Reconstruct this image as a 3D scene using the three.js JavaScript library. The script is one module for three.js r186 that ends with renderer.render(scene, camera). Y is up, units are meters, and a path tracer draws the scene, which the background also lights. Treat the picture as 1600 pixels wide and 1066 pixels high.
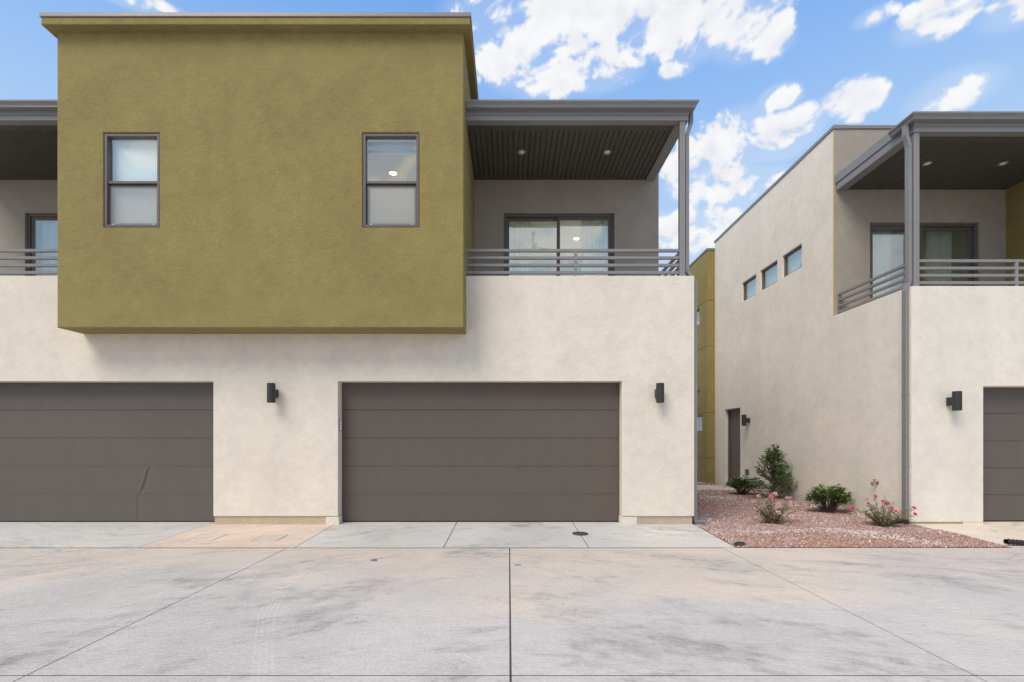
import * as THREE from 'three';
import { mergeGeometries } from 'three/addons/utils/BufferGeometryUtils.js';
import { ImprovedNoise } from 'three/addons/math/ImprovedNoise.js';

// ------------------------------------------------------------------ camera, sky, sun, exposure
const scene = new THREE.Scene();
const EXPOSURE = 1.98;
const camera = new THREE.PerspectiveCamera(2 * Math.atan(533 / 760) * 180 / Math.PI, 1600 / 1066, 0.1, 900);
camera.position.set(0, 1.5, 0);
camera.lookAt(0, 1.5, -10);
camera.setViewOffset(1600, 1066, 5, -155, 1600, 1066);      // rising front: verticals stay upright
const renderer = new THREE.WebGLRenderer({ antialias: true });
renderer.setSize(1024, 682);
renderer.toneMapping = THREE.LinearToneMapping;
renderer.toneMappingExposure = EXPOSURE;
renderer.shadowMap.enabled = true;

const sun = new THREE.DirectionalLight(new THREE.Color(1, 0.9, 0.75), 1.5);
sun.position.set(-16.5, 34.5, 9.3);
sun.target.position.set(0, 3, -9);
sun.castShadow = true;
sun.shadow.radius = 62;                                      // veiled by bright cloud: very soft shadows
sun.shadow.mapSize.set(2048, 2048);
Object.assign(sun.shadow.camera, { left: -22, right: 22, top: 22, bottom: -22, near: 1, far: 90 });
scene.add(sun, sun.target);

const perlin = new ImprovedNoise();
const noise = (x, y, z = 0) => perlin.noise(x, y, z);
function fbm(x, y, z, oct, gain = 0.5) {
  let a = 1, s = 0, n = 0;
  for (let i = 0; i < oct; i++) { s += a * perlin.noise(x, y, z); n += a; a *= gain; x = x * 2.03 + 7.1; y = y * 2.03 + 3.7; z = z * 2.03 + 1.3; }
  return s / n;
}
function rng(seed) { let a = seed >>> 0; return () => { a = (a + 0x6D2B79F5) | 0; let t = Math.imul(a ^ (a >>> 15), 1 | a); t = (t + Math.imul(t ^ (t >>> 7), 61 | t)) ^ t; return ((t ^ (t >>> 14)) >>> 0) / 4294967296; }; }
const clamp = (x, a = 0, b = 1) => Math.min(b, Math.max(a, x));
const smooth = (a, b, x) => { const t = clamp((x - a) / (b - a)); return t * t * (3 - 2 * t); };
const lerp = (a, b, t) => a + (b - a) * t;

function makeSky() {
  const W = 4096, H = 2048, data = new Float32Array(W * H * 4), R = Math.PI / 180;
  // fair weather cumulus: azimuth (0 = -z, towards +x), elevation, half width, half height in degrees
  const blobs = [
    [7.5, 40.4, 10.5, 4.0], [13.5, 40.6, 7, 3.6], [21, 39.2, 6.5, 3.4], [26.5, 37.6, 3.4, 3.0], [28.5, 36.4, 2.0, 2.2], [0.5, 38.8, 4.2, 3.2], [11.5, 37.6, 4, 2.2],
    [5.6, 36.7, 4.2, 2.2], [10.4, 36.3, 4.2, 1.7],
    [18.8, 35.8, 1.5, 0.8], [24.5, 37.0, 1.0, 0.6], [29.1, 31.6, 1.5, 1.0], [35.9, 29.6, 2.2, 1.7], [42.4, 27.7, 3.2, 1.8], [41.8, 33.0, 2.8, 1.7], [46.2, 31.6, 2.2, 1.7], [36.8, 34.8, 1.5, 0.7],
    [23.5, 29.2, 4.4, 2.3], [28.6, 28.5, 3.6, 1.9], [22.5, 26.0, 4.2, 2.2], [25.5, 25.0, 4, 1.5], [20.5, 22.2, 6.5, 2.0], [25, 20.5, 7, 1.6], [19.5, 28.0, 2.5, 1.5],
    [-39.5, 35.6, 3.2, 0.8], [-36, 36.0, 2, 0.5], [52, 22, 5, 2.2], [-47, 22, 4, 1.5], [-52, 30, 4, 1.6],
  ];
  const r = rng(77);
  for (let i = 0; i < 190; i++) {
    const az = 58 + r() * 250, el = 6 + 68 * Math.pow(r(), 1.35), big = 0.6 + 1.5 * r() * r();
    const n = 2 + Math.floor(r() * 4);
    for (let k = 0; k < n; k++) blobs.push([az + (r() - 0.5) * 9 * big / Math.cos(el * R), el + (r() - 0.5) * 3.4 * big, (2.2 + 3.2 * r()) * big, (1.2 + 1.4 * r()) * big]);
  }
  for (let i = 0; i < 40; i++) blobs.push([-55 + 110 * r(), 47 + 40 * r(), 4 + 5 * r(), 2 + 3 * r()]);
  const bins = Array.from({ length: 360 }, () => []);
  for (const b of blobs) {
    const c = Math.max(0.12, Math.cos(b[1] * R)), half = Math.min(180, b[2] * 1.6 / c + 1);
    for (let d = -Math.ceil(half); d <= Math.ceil(half); d++) { const bin = bins[((Math.round(b[0] + d) % 360) + 360) % 360]; if (bin[bin.length - 1] !== b) bin.push(b); }
  }
  const stops = [[0, 0.74, 0.82, 0.92], [10, 0.62, 0.76, 0.93], [22, 0.46, 0.65, 0.92], [32, 0.31, 0.53, 0.90], [42, 0.18, 0.40, 0.86], [60, 0.13, 0.33, 0.78], [90, 0.11, 0.29, 0.72]];
  const env = (az, el) => {
    let best = -1.2;
    const list = bins[((Math.round(az) % 360) + 360) % 360], c = Math.cos(el * R);
    for (const b of list) {
      let d = az - b[0]; d -= 360 * Math.round(d / 360);
      const u = d * c / b[2], v = (el - b[1]) / (b[3] * (el < b[1] ? 0.85 : 1.0)), e = 1 - (u * u + v * v);
      if (e > best) best = e;
    }
    return best;
  };
  for (let j = 0; j < H; j++) {
    const el = ((j + 0.5) / H - 0.5) * 180, y = Math.sin(el * R), c = Math.cos(el * R);
    const e = Math.max(0, el);
    let k = 0; while (k < stops.length - 2 && stops[k + 1][0] < e) k++;
    const t = clamp((e - stops[k][0]) / (stops[k + 1][0] - stops[k][0]));
    const base = [1, 2, 3].map((q) => lerp(stops[k][q], stops[k + 1][q], t));
    for (let i = 0; i < W; i++) {
      const th = ((i + 0.5) / W - 0.5) * 2 * Math.PI, x = Math.cos(th) * c, z = Math.sin(th) * c;
      let [cr, cg, cb] = base;
      if (el > 0) {
        const az = Math.atan2(x, -z) / R, E = env(az, el);
        if (E > -1.15) {
          const w = fbm(x * 7, y * 9, z * 7, 2);
          const n = fbm(x * 17 + w, y * 22 + 4 + w, z * 17, 6, 0.6);
          const dens = E * 0.85 + 2.5 * n - 0.12;
          const cover = smooth(0, 0.55, dens);
          if (cover > 0) {
            const n2 = fbm(x * 17 + w, (y + 0.018) * 22 + 4 + w, z * 17, 3, 0.6);
            const lit = clamp(0.75 + 1.1 * (n - n2) - 0.12 * smooth(0.4, 1.2, dens), 0, 1);
            const g = lerp(0.74, 0.97, lit);
            cr = lerp(cr, g * 0.99, cover); cg = lerp(cg, g * 0.995, cover); cb = lerp(cb, lerp(g, 0.95, 0.35), cover);
          }
          const wisp = 0.22 * smooth(-0.6, 0.6, E + 1.5 * w);
          cr = lerp(cr, 0.86, wisp); cg = lerp(cg, 0.9, wisp); cb = lerp(cb, 0.95, wisp);
        }
      }
      const o = (j * W + i) * 4;
      data[o] = cr / EXPOSURE; data[o + 1] = cg / EXPOSURE; data[o + 2] = cb / EXPOSURE; data[o + 3] = 1;
    }
  }
  const tex = new THREE.DataTexture(data, W, H, THREE.RGBAFormat, THREE.FloatType);
  tex.mapping = THREE.EquirectangularReflectionMapping;
  tex.magFilter = THREE.LinearFilter; tex.minFilter = THREE.LinearFilter; tex.needsUpdate = true;
  return tex;
}
scene.background = makeSky();
scene.environment = scene.background;

// ------------------------------------------------------------------ textures and materials
const C = (r, g, b) => new THREE.Color().setRGB(r, g, b);
const enc = (x) => 255 * (x <= 0.0031308 ? 12.92 * x : 1.055 * Math.pow(Math.max(x, 0), 1 / 2.4) - 0.055);
function texture(w, h, f, { srgb = true, wrap = THREE.RepeatWrapping } = {}) {      // f(i, j) returns linear rgb or one number
  const d = new Uint8Array(w * h * 4);
  for (let j = 0; j < h; j++) for (let i = 0; i < w; i++) {
    const v = f(i, j), o = (j * w + i) * 4;
    for (let k = 0; k < 3; k++) { const c = typeof v === 'number' ? v : v[k]; d[o + k] = clamp(Math.round(srgb ? enc(c) : 255 * c), 0, 255); }
    d[o + 3] = 255;
  }
  const t = new THREE.DataTexture(d, w, h);
  t.wrapS = t.wrapT = wrap; t.magFilter = THREE.LinearFilter; t.minFilter = THREE.LinearMipmapLinearFilter; t.generateMipmaps = true;
  if (srgb) t.colorSpace = THREE.SRGBColorSpace;
  t.needsUpdate = true;
  return t;
}
// noise that repeats after `period` cells: blends two copies across the edge
function tiled(fn, u, v) { if (u < 0.85 && v < 0.85) return fn(u, v); if (v < 0.85) return lerp(fn(u, v), fn(u - 1, v), smooth(0.85, 1, u)); const a = smooth(0.85, 1, u), b = smooth(0.85, 1, v); return lerp(lerp(fn(u, v), fn(u - 1, v), a), lerp(fn(u, v - 1), fn(u - 1, v - 1), a), b); }

// stucco: sand float finish, trowelled by hand (one tile = 4 m)
const stuccoBump = texture(1024, 1024, (i, j) => {
  const u = i / 1024, v = j / 1024;
  return 0.5 + tiled((a, b) => 0.22 * fbm(a * 9 + 3, b * 9, 2.5, 3) + 0.20 * noise(a * 60, b * 60, 5.2) + 0.30 * noise(a * 210, b * 210, 8.2), u, v);
}, { srgb: false });
const stuccoTone = (seed, amount, marks) => texture(1024, 1024, (i, j) => {
  const u = i / 1024, v = j / 1024;
  const n = tiled((a, b) => {
    const q = fbm(a * 6 + seed, b * 5, seed, 4), s = fbm(a * 26, b * 22 + seed, 3 + seed, 3);
    const scratch = smooth(0.30, 0.55, noise(a * 70 + 4 * q, b * 30 + seed, seed * 2)) * smooth(0.0, 0.3, fbm(a * 9, b * 9, seed + 9, 2));
    return amount * (0.55 * q + 0.45 * s) + marks * scratch + (0.03 + 0.7 * marks) * noise(a * 220, b * 220, seed);
  }, u, v);
  const w = 0.88 + n;
  return [w, w * (1 + 0.02 * n), w * (1 - 0.12 * n)];
});
const toneA = stuccoTone(1.7, 0.20, 0.015), toneB = stuccoTone(6.3, 0.30, 0.07);
for (const t of [stuccoBump, toneA, toneB]) t.repeat.set(0.25, 0.25);
const stucco = (c, tone, bump = 0.006) => new THREE.MeshStandardMaterial({ color: c, map: tone, bumpMap: stuccoBump, bumpScale: bump, roughness: 0.95 });

const doorGrain = texture(512, 1024, (i, j) => {
  const u = i / 512, v = j / 1024;
  return 0.5 + tiled((a, b) => 0.5 * noise(a * 9, b * 150, 1.1) + 0.35 * noise(a * 26, b * 320, 4.4), u, v);
}, { srgb: false });
const doorTone = texture(512, 512, (i, j) => {
  const u = i / 512, v = j / 512;
  const n = tiled((a, b) => 0.06 * fbm(a * 14, b * 2, 4.1, 3) + 0.07 * noise(a * 7, b * 110, 2.2) + 0.05 * noise(a * 30, b * 200, 7.7), u, v);
  return 0.9 + n;
});
doorGrain.repeat.set(0.7, 0.7); doorTone.repeat.set(0.6, 0.6);
const metalTone = texture(256, 256, (i, j) => { const u = i / 256, v = j / 256; return 0.92 + 0.09 * tiled((a, b) => fbm(a * 6, b * 6, 2.2, 4), u, v); });
metalTone.repeat.set(0.8, 0.8);

const M = {
  cream: stucco(C(0.82, 0.745, 0.635), toneA),
  creamCool: stucco(C(0.845, 0.785, 0.695), toneA),
  olive: stucco(C(0.298, 0.240, 0.085), toneB, 0.011),
  grey: stucco(C(0.40, 0.355, 0.30), toneA, 0.007),
  footing: stucco(C(0.56, 0.46, 0.33), toneB, 0.012),
  bronze: new THREE.MeshStandardMaterial({ color: C(0.25, 0.243, 0.24), map: metalTone, roughness: 0.3, metalness: 0.0 }),
  soffit: new THREE.MeshStandardMaterial({ color: C(0.085, 0.077, 0.066), map: metalTone, roughness: 0.6 }),
  frame: new THREE.MeshStandardMaterial({ color: C(0.125, 0.105, 0.098), map: metalTone, roughness: 0.45 }),
  door: new THREE.MeshStandardMaterial({ color: C(0.118, 0.094, 0.077), map: doorTone, bumpMap: doorGrain, bumpScale: 0.0015, roughness: 0.62 }),
  doorCool: new THREE.MeshStandardMaterial({ color: C(0.122, 0.104, 0.091), map: doorTone, bumpMap: doorGrain, bumpScale: 0.0015, roughness: 0.62 }),
  rubber: new THREE.MeshStandardMaterial({ color: C(0.02, 0.02, 0.02), roughness: 0.7 }),
  black: new THREE.MeshStandardMaterial({ color: C(0.026, 0.026, 0.028), roughness: 0.5 }),
  glass: new THREE.MeshPhysicalMaterial({ color: C(0.90, 0.97, 0.96), roughness: 0.0, transmission: 1, thickness: 0, ior: 2.7, side: THREE.DoubleSide }),
  screen: new THREE.MeshStandardMaterial({ color: C(0.42, 0.44, 0.44), roughness: 0.8, transparent: true, opacity: 0.5, side: THREE.DoubleSide }),
  fabric: new THREE.MeshPhysicalMaterial({ color: C(0.93, 0.94, 0.92), roughness: 1, transmission: 0.35, thickness: 0, side: THREE.DoubleSide }),
  shade: new THREE.MeshStandardMaterial({ color: C(0.88, 0.89, 0.89), roughness: 0.9 }),
  plaster: new THREE.MeshStandardMaterial({ color: C(0.80, 0.80, 0.78), roughness: 0.95 }),
  carpet: new THREE.MeshStandardMaterial({ color: C(0.45, 0.41, 0.36), roughness: 1 }),
  white: new THREE.MeshStandardMaterial({ color: C(0.8, 0.8, 0.78), roughness: 0.5 }),
  lens: new THREE.MeshStandardMaterial({ color: C(0.85, 0.84, 0.8), roughness: 0.35 }),
  glow: new THREE.MeshStandardMaterial({ color: C(0.9, 0.9, 0.85), emissive: new THREE.Color(1, 0.86, 0.62), emissiveIntensity: 2.2 }),
  brass: new THREE.MeshStandardMaterial({ color: C(0.45, 0.33, 0.2), roughness: 0.4, metalness: 0.8 }),
  steel: new THREE.MeshStandardMaterial({ color: C(0.22, 0.22, 0.22), roughness: 0.5, metalness: 0.4 }),
};

// ------------------------------------------------------------------ helpers (Z below is depth in front of the camera: world z = -Z)
const used = new Map();
function numbered(name) { const n = used.get(name) ?? 0; used.set(name, n + 1); return n ? `${name}_${String(n).padStart(3, '0')}` : name; }
function metric(g) {                                        // uv in metres from the dominant axis of each face
  g = g.index ? g.toNonIndexed() : g;
  const p = g.attributes.position, uv = new Float32Array(p.count * 2), a = new THREE.Vector3(), b = new THREE.Vector3(), c = new THREE.Vector3();
  for (let i = 0; i < p.count; i += 3) {
    a.fromBufferAttribute(p, i); b.fromBufferAttribute(p, i + 1).sub(a); c.fromBufferAttribute(p, i + 2).sub(a); b.cross(c);
    const nx = Math.abs(b.x), ny = Math.abs(b.y), nz = Math.abs(b.z);
    for (let k = 0; k < 3; k++) {
      const x = p.getX(i + k), y = p.getY(i + k), z = p.getZ(i + k), o = (i + k) * 2;
      if (nz >= nx && nz >= ny) { uv[o] = x; uv[o + 1] = y; } else if (nx >= ny) { uv[o] = z + 1.7; uv[o + 1] = y; } else { uv[o] = x; uv[o + 1] = z; }
    }
  }
  g.setAttribute('uv', new THREE.BufferAttribute(uv, 2));
  for (const k of Object.keys(g.attributes)) if (!['position', 'normal', 'uv', 'color'].includes(k)) g.deleteAttribute(k);
  return g;
}
function B(x0, x1, y0, y1, Z0, Z1) { const g = new THREE.BoxGeometry(Math.abs(x1 - x0), Math.abs(y1 - y0), Math.abs(Z1 - Z0)); g.translate((x0 + x1) / 2, (y0 + y1) / 2, -(Z0 + Z1) / 2); return metric(g); }
function CB(x0, x1, y0, y1, Z0, Z1, r = 0.006) {            // box with chamfered edges along its longest axis
  const d = [Math.abs(x1 - x0), Math.abs(y1 - y0), Math.abs(Z1 - Z0)], m = d.indexOf(Math.max(...d)), [u, v] = [d[(m + 1) % 3] / 2, d[(m + 2) % 3] / 2];
  const s = new THREE.Shape([[-u + r, -v], [u - r, -v], [u, -v + r], [u, v - r], [u - r, v], [-u + r, v], [-u, v - r], [-u, -v + r]].map((q) => new THREE.Vector2(...q)));
  const g = new THREE.ExtrudeGeometry(s, { depth: d[m], bevelEnabled: false }); g.translate(0, 0, -d[m] / 2);
  const P = new THREE.Matrix4();                              // shape x,y,z -> axes m+1, m+2, m
  const e = [0, 0, 0].map(() => [0, 0, 0]); e[(m + 1) % 3][0] = 1; e[(m + 2) % 3][1] = 1; e[m][2] = 1;
  P.set(...e[0], 0, ...e[1], 0, ...e[2], 0, 0, 0, 0, 1); g.applyMatrix4(P);
  g.translate((x0 + x1) / 2, (y0 + y1) / 2, -(Z0 + Z1) / 2);
  return metric(g);
}
function plate(outline, holes, depth, bevel = 0.008) {        // extruded outline with openings
  const s = new THREE.Shape(outline.map((q) => new THREE.Vector2(...q)));
  for (const h of holes) s.holes.push(new THREE.Path(h.map((q) => new THREE.Vector2(...q))));
  const g = new THREE.ExtrudeGeometry(s, { depth: depth - 2 * bevel, bevelEnabled: bevel > 0, bevelSize: bevel, bevelThickness: bevel, bevelOffset: -bevel, bevelSegments: 2 });
  g.translate(0, 0, bevel);
  return g;
}
const rect = (x0, x1, y0, y1) => [[x0, y0], [x1, y0], [x1, y1], [x0, y1]];
function frontWall(outline, holes, Z, depth, bevel) { const g = plate(outline, holes, depth, bevel); g.translate(0, 0, -Z - depth); return metric(g); }
function sideWall(outlineZY, holesZY, X, depth, bevel) {      // faces X; occupies X .. X + depth; outline given in depth Z and height
  const f = (o) => o.map(([Z, y]) => [-Z, y]).reverse(); const g = plate(f(outlineZY), holesZY.map(f), depth, bevel);
  g.rotateY(-Math.PI / 2); g.translate(X + depth, 0, 0); return metric(g);
}
function cyl(x, y, Z, r, h, seg = 24, r2 = r) { const g = new THREE.CylinderGeometry(r2, r, h, seg); g.translate(x, y, -Z); return g.toNonIndexed(); }
const join = (list) => mergeGeometries(list.map((g) => { const h = g.index ? g.toNonIndexed() : g; for (const k of Object.keys(h.attributes)) if (!['position', 'normal', 'uv'].includes(k)) h.deleteAttribute(k); return h; }));
function part(parent, name, g, m, label) { const o = new THREE.Mesh(g, m); o.name = name; if (label) o.userData.label = label; parent.add(o); return o; }
function sub(parent, name, label) { const o = new THREE.Group(); o.name = name; if (label) o.userData.label = label; parent.add(o); return o; }
function tag(o, label, category, group) { o.userData.label = label; o.userData.category = category; if (group) o.userData.group = group; return o; }
function thing(name, label, category, group) { const o = new THREE.Group(); o.name = numbered(name); scene.add(o); return tag(o, label, category, group); }
function structure(name, o) { o.name = numbered(name); o.userData.kind = 'structure'; scene.add(o); return o; }
function rebase(o, x, y, Z) { o.position.set(x, y, -Z); for (const c of o.children) c.position.sub(o.position); return o; }
function prism(pts, sx, sz) {                                 // upright rectangular pipe through points [x, y, Z]
  const list = [];
  for (let i = 0; i < pts.length - 1; i++) {
    const [a, b] = [pts[i], pts[i + 1]], g = new THREE.BoxGeometry(1, 1, 1), p = g.attributes.position;
    for (let k = 0; k < p.count; k++) { const q = p.getY(k) > 0 ? a : b; p.setXYZ(k, q[0] + p.getX(k) * sx, q[1], -q[2] + p.getZ(k) * sz); }
    g.computeVertexNormals(); list.push(metric(g));
  }
  return join(list);
}
function sweep(path, profile) {                               // profile [out, y] closed; path [x, z] in world; outward is to the right of travel
  const n = path.length, rows = [], pos = [];
  for (let i = 0; i < n; i++) {
    const d0 = i ? [path[i][0] - path[i - 1][0], path[i][1] - path[i - 1][1]] : null, d1 = i < n - 1 ? [path[i + 1][0] - path[i][0], path[i + 1][1] - path[i][1]] : null;
    const nn = (d) => { const l = Math.hypot(...d); return [-d[1] / l, d[0] / l]; };
    let m = d0 && d1 ? [nn(d0)[0] + nn(d1)[0], nn(d0)[1] + nn(d1)[1]] : nn(d0 ?? d1);
    if (d0 && d1) { const k = 2 / (m[0] * m[0] + m[1] * m[1]); m = [m[0] * k, m[1] * k]; }
    rows.push(profile.map(([o, y]) => [path[i][0] + m[0] * o, y, path[i][1] + m[1] * o]));
  }
  const tri = (a, b, c) => pos.push(...a, ...b, ...c), k = profile.length;
  for (let i = 0; i < n - 1; i++) for (let j = 0; j < k; j++) { const a = rows[i][j], b = rows[i][(j + 1) % k], c = rows[i + 1][(j + 1) % k], d = rows[i + 1][j]; tri(a, b, c); tri(a, c, d); }
  const cap = THREE.ShapeUtils.triangulateShape(profile.map((q) => new THREE.Vector2(...q)), []);
  for (const [a, b, c] of cap) { tri(rows[0][a], rows[0][b], rows[0][c]); tri(rows[n - 1][a], rows[n - 1][c], rows[n - 1][b]); }
  const g = new THREE.BufferGeometry(); g.setAttribute('position', new THREE.Float32BufferAttribute(pos, 3)); g.computeVertexNormals();
  return metric(g);
}

// ------------------------------------------------------------------ ground, concrete alley, aprons, gravel bed
const groundGeo = new THREE.PlaneGeometry(700, 700); groundGeo.rotateX(-Math.PI / 2); groundGeo.translate(0, -0.09, 0);
structure('ground', new THREE.Mesh(metric(groundGeo), new THREE.MeshStandardMaterial({ color: C(0.33, 0.28, 0.23), roughness: 1 })));

const CW = 12, CH = 9;                                        // concrete stain map covers 12 m x 9 m, mirrored beyond
const tyre = [[-2.45, 6.3], [-2.40, 5.9], [-2.33, 5.02], [-2.07, 4.16], [-1.75, 3.48], [-1.52, 3.0], [-1.2, 2.4]];
const tyre2 = [[-3.0, 6.2], [-2.75, 5.4], [-2.45, 4.3], [-2.3, 3.6]];
const arcs = (pts, x, Z) => { let best = 9, side = 0; for (let k = 0; k < pts.length - 1; k++) { const [ax, az] = pts[k], [bx, bz] = pts[k + 1], dx = bx - ax, dz = bz - az, t = clamp(((x - ax) * dx + (Z - az) * dz) / (dx * dx + dz * dz)), ex = x - ax - t * dx, ez = Z - az - t * dz, d = Math.hypot(ex, ez); if (d < best) { best = d; side = Math.sign(ex); } } return best * (side || 1); };
const smears = [[-3.15, 4.98, 0.38, 0.10, 0.35, 0.5], [-2.9, 5.3, 0.4, 0.08, 0.5, 0.35], [-1.1, 3.5, 0.8, 0.12, 0.4, 0.42], [-1.9, 3.7, 0.5, 0.10, 0.3, 0.35], [0.95, 5.15, 0.22, 0.05, 0, 0.5], [0.62, 4.35, 0.2, 0.06, 0, 0.4], [0.95, 4.3, 0.25, 0.06, 0.1, 0.4],
  [1.8, 4.0, 0.28, 0.08, -0.1, 0.6], [1.2, 3.55, 0.5, 0.09, 0.1, 0.38], [2.1, 3.5, 0.6, 0.1, -0.1, 0.4], [-0.3, 4.1, 0.7, 0.1, 0.1, 0.3], [-0.45, 5.6, 0.3, 0.08, 0.4, 0.35], [-0.9, 5.2, 0.25, 0.05, 0.5, 0.4], [-1.05, 5.75, 0.3, 0.04, 0.6, 0.35],
  [3.4, 6.1, 0.9, 0.07, -0.25, 0.5], [4.3, 5.9, 1.0, 0.08, -0.3, 0.5], [5.2, 6.0, 0.9, 0.09, -0.3, 0.55], [4.7, 5.3, 0.7, 0.06, -0.2, 0.3], [5.7, 5.5, 0.8, 0.07, -0.3, 0.35], [2.4, 5.9, 0.5, 0.06, -0.2, 0.35], [-4.6, 5.5, 0.9, 0.09, 0.3, 0.35], [-5.4, 6.2, 0.8, 0.08, 0.3, 0.3], [-3.9, 5.9, 0.7, 0.07, 0.35, 0.4],
  [-6.4, 7.4, 0.9, 0.09, 0.25, 0.4], [-5.6, 7.6, 0.7, 0.06, 0.2, 0.35], [-1.9, 7.6, 0.35, 0.3, 0.5, 0.4], [-1.2, 7.4, 0.3, 0.2, 0.5, 0.3], [0.4, 7.2, 0.35, 0.08, 0.6, 0.3]];
const concreteAt = (x, Z) => {
  const big = fbm(x * 0.33 + 3, Z * 0.4, 1.5, 3), mid = fbm(x * 1.1, Z * 1.3, 4.5, 4);
  const ax = Math.sqrt(x * x + 0.4), wp = 0.5 * mid, streak = fbm(x * 0.7 - Z * 0.5 * Math.sign(x) + wp, Z * 3.6 + ax * 1.9 + 2 * wp, 9.5 + 3 * (x > 0.012 ? 1 : 0), 5, 0.6), fine = noise(x * 34, Z * 42, 2.2), grit = noise(x * 75, Z * 75, 6.6);
  let v = 0.505 + 0.09 * big + 0.09 * mid + 0.045 * fine + 0.05 * grit;
  v += 0.045 * noise(x * 7 + Z * 1.2, Z * 50 + ax * 12, 3.3);                       // broom and trowel lines
  const patch = fbm(x * 0.8 + 31, Z * 1.0 + 0.3 * ax, 12.5, 5, 0.62), rough = fbm(x * 6, Z * 9 + ax * 3, 5.5, 4, 0.65);
  let grey = clamp(0.75 * smooth(0.02, 0.5, streak + 0.3 * mid + 0.25 * rough) + 0.85 * smooth(-0.02, 0.42, patch + 0.22 * rough + 0.06 * smooth(6.5, 4, Z) - 0.05), 0, 1.3) * clamp(0.8 + 1.3 * rough, 0.25, 1.4);
  for (const [sx, sz, a, b, ang, k] of smears) { const ca = Math.cos(ang), sa = Math.sin(ang), dx = x - sx, dz = Z - sz; if (dx * dx + dz * dz > 4 * a * a) continue; const u = (dx * ca + dz * sa) / a, w = (-dx * sa + dz * ca) / b, q = u * u + w * w; if (q < 4) grey += k * Math.exp(-q * 1.4) * clamp(0.55 + 1.6 * fbm(x * 5, Z * 14, 3.1, 3), 0, 1.4); }
  v -= 0.15 * clamp(grey, 0, 1.5);
  v -= 0.22 * smooth(0.62, 0.72, noise(x * 21.3 + 5, Z * 23.1, 15.7)) * smooth(0.1, 0.3, noise(x * 2.1, Z * 2.3, 21.7));     // specks of debris
  let tan = clamp(smooth(4.2, 6.5, Z + 2.4 * big + 1.2 * mid) * (Z < 6.79 ? 0.75 : 0.05) + 0.9 * smooth(0.12, 0.4, big + 0.5 * mid) * 0.35, 0, 1) * (1 - 0.75 * clamp(grey, 0, 1));
  tan *= smooth(-7, -1, x + 3) * 0.5 + 0.5;
  for (const pts of [tyre, tyre2]) { const d = arcs(pts, x, Z), ad = Math.abs(d), w = pts === tyre ? 0.085 : 0.05; if (ad < w) v += (pts === tyre ? 0.055 : -0.03) * smooth(w, w * 0.8, ad) * (0.55 + 0.45 * Math.sign(Math.sin(d * 160))) * clamp(0.7 + 1.2 * fbm(x * 3, Z * 3, 8.8, 2)); }
  return [v * (1.035 + 0.09 * tan), v * (0.985 - 0.025 * tan), v * (0.94 - 0.13 * tan)];
};
const CN = 2048;
const concreteMap = texture(CN, 1280, (i, j) => concreteAt((i / CN - 0.5) * CW, (j / 1280) * CH), { wrap: THREE.MirroredRepeatWrapping });
const concreteBump = texture(512, 512, (i, j) => { const u = i / 512, v = j / 512; return 0.5 + tiled((a, b) => 0.4 * noise(a * 90, b * 120, 1.5) + 0.35 * noise(a * 10, b * 190, 3.5) + 0.2 * fbm(a * 8, b * 8, 2, 3), u, v); }, { srgb: false });
concreteBump.repeat.set(CW / 1.5, CH / 1.5);
const concreteMat = (c) => new THREE.MeshStandardMaterial({ color: c, map: concreteMap, bumpMap: concreteBump, bumpScale: 0.004, roughness: 0.85 });
M.concrete = concreteMat(C(1, 1, 1));
M.concreteCool = concreteMat(C(1.03, 1.05, 1.05));
M.concreteTan = concreteMat(C(1.22, 1.04, 0.90));
M.concreteLid = concreteMat(C(1.12, 1.02, 0.93));
M.concretePale = concreteMat(C(1.26, 1.15, 1.0));
M.filler = new THREE.MeshStandardMaterial({ color: C(0.05, 0.047, 0.043), roughness: 1 });
function slab(x0, x1, Z0, Z1, y0, y1, mid = null) {            // concrete slab whose top runs from y0 at Z0 to y1 at Z1, arrises eased
  const e = 0.003, v = [], g = new THREE.BufferGeometry(), uv = [];
  const Y = (Z) => lerp(y0, y1, (Z - Z0) / (Z1 - Z0));
  const top = [[x0 + e, Z0 + e], [x1 - e, Z0 + e], [x1 - e, Z1 - e], [x0 + e, Z1 - e]].map(([x, Z]) => [x, Y(Z), -Z]);
  const rim = [[x0, Z0], [x1, Z0], [x1, Z1], [x0, Z1]].map(([x, Z]) => [x, Y(Z) - e, -Z]);
  const low = rim.map(([x, , z]) => [x, -0.085, z]);
  const quad = (a, b, c, d) => v.push(...a, ...b, ...c, ...a, ...c, ...d);
  quad(...top);
  for (let i = 0; i < 4; i++) { const j = (i + 1) % 4; quad(rim[i], rim[j], top[j], top[i]); quad(low[i], low[j], rim[j], rim[i]); }
  for (let i = 0; i < v.length; i += 3) uv.push(v[i] / CW + 0.5, -v[i + 2] / CH);
  g.setAttribute('position', new THREE.Float32BufferAttribute(v, 3)); g.setAttribute('uv', new THREE.Float32BufferAttribute(uv, 2)); g.computeVertexNormals();
  return g;
}
const alley = structure('alley_pavement', new THREE.Group());
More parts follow.
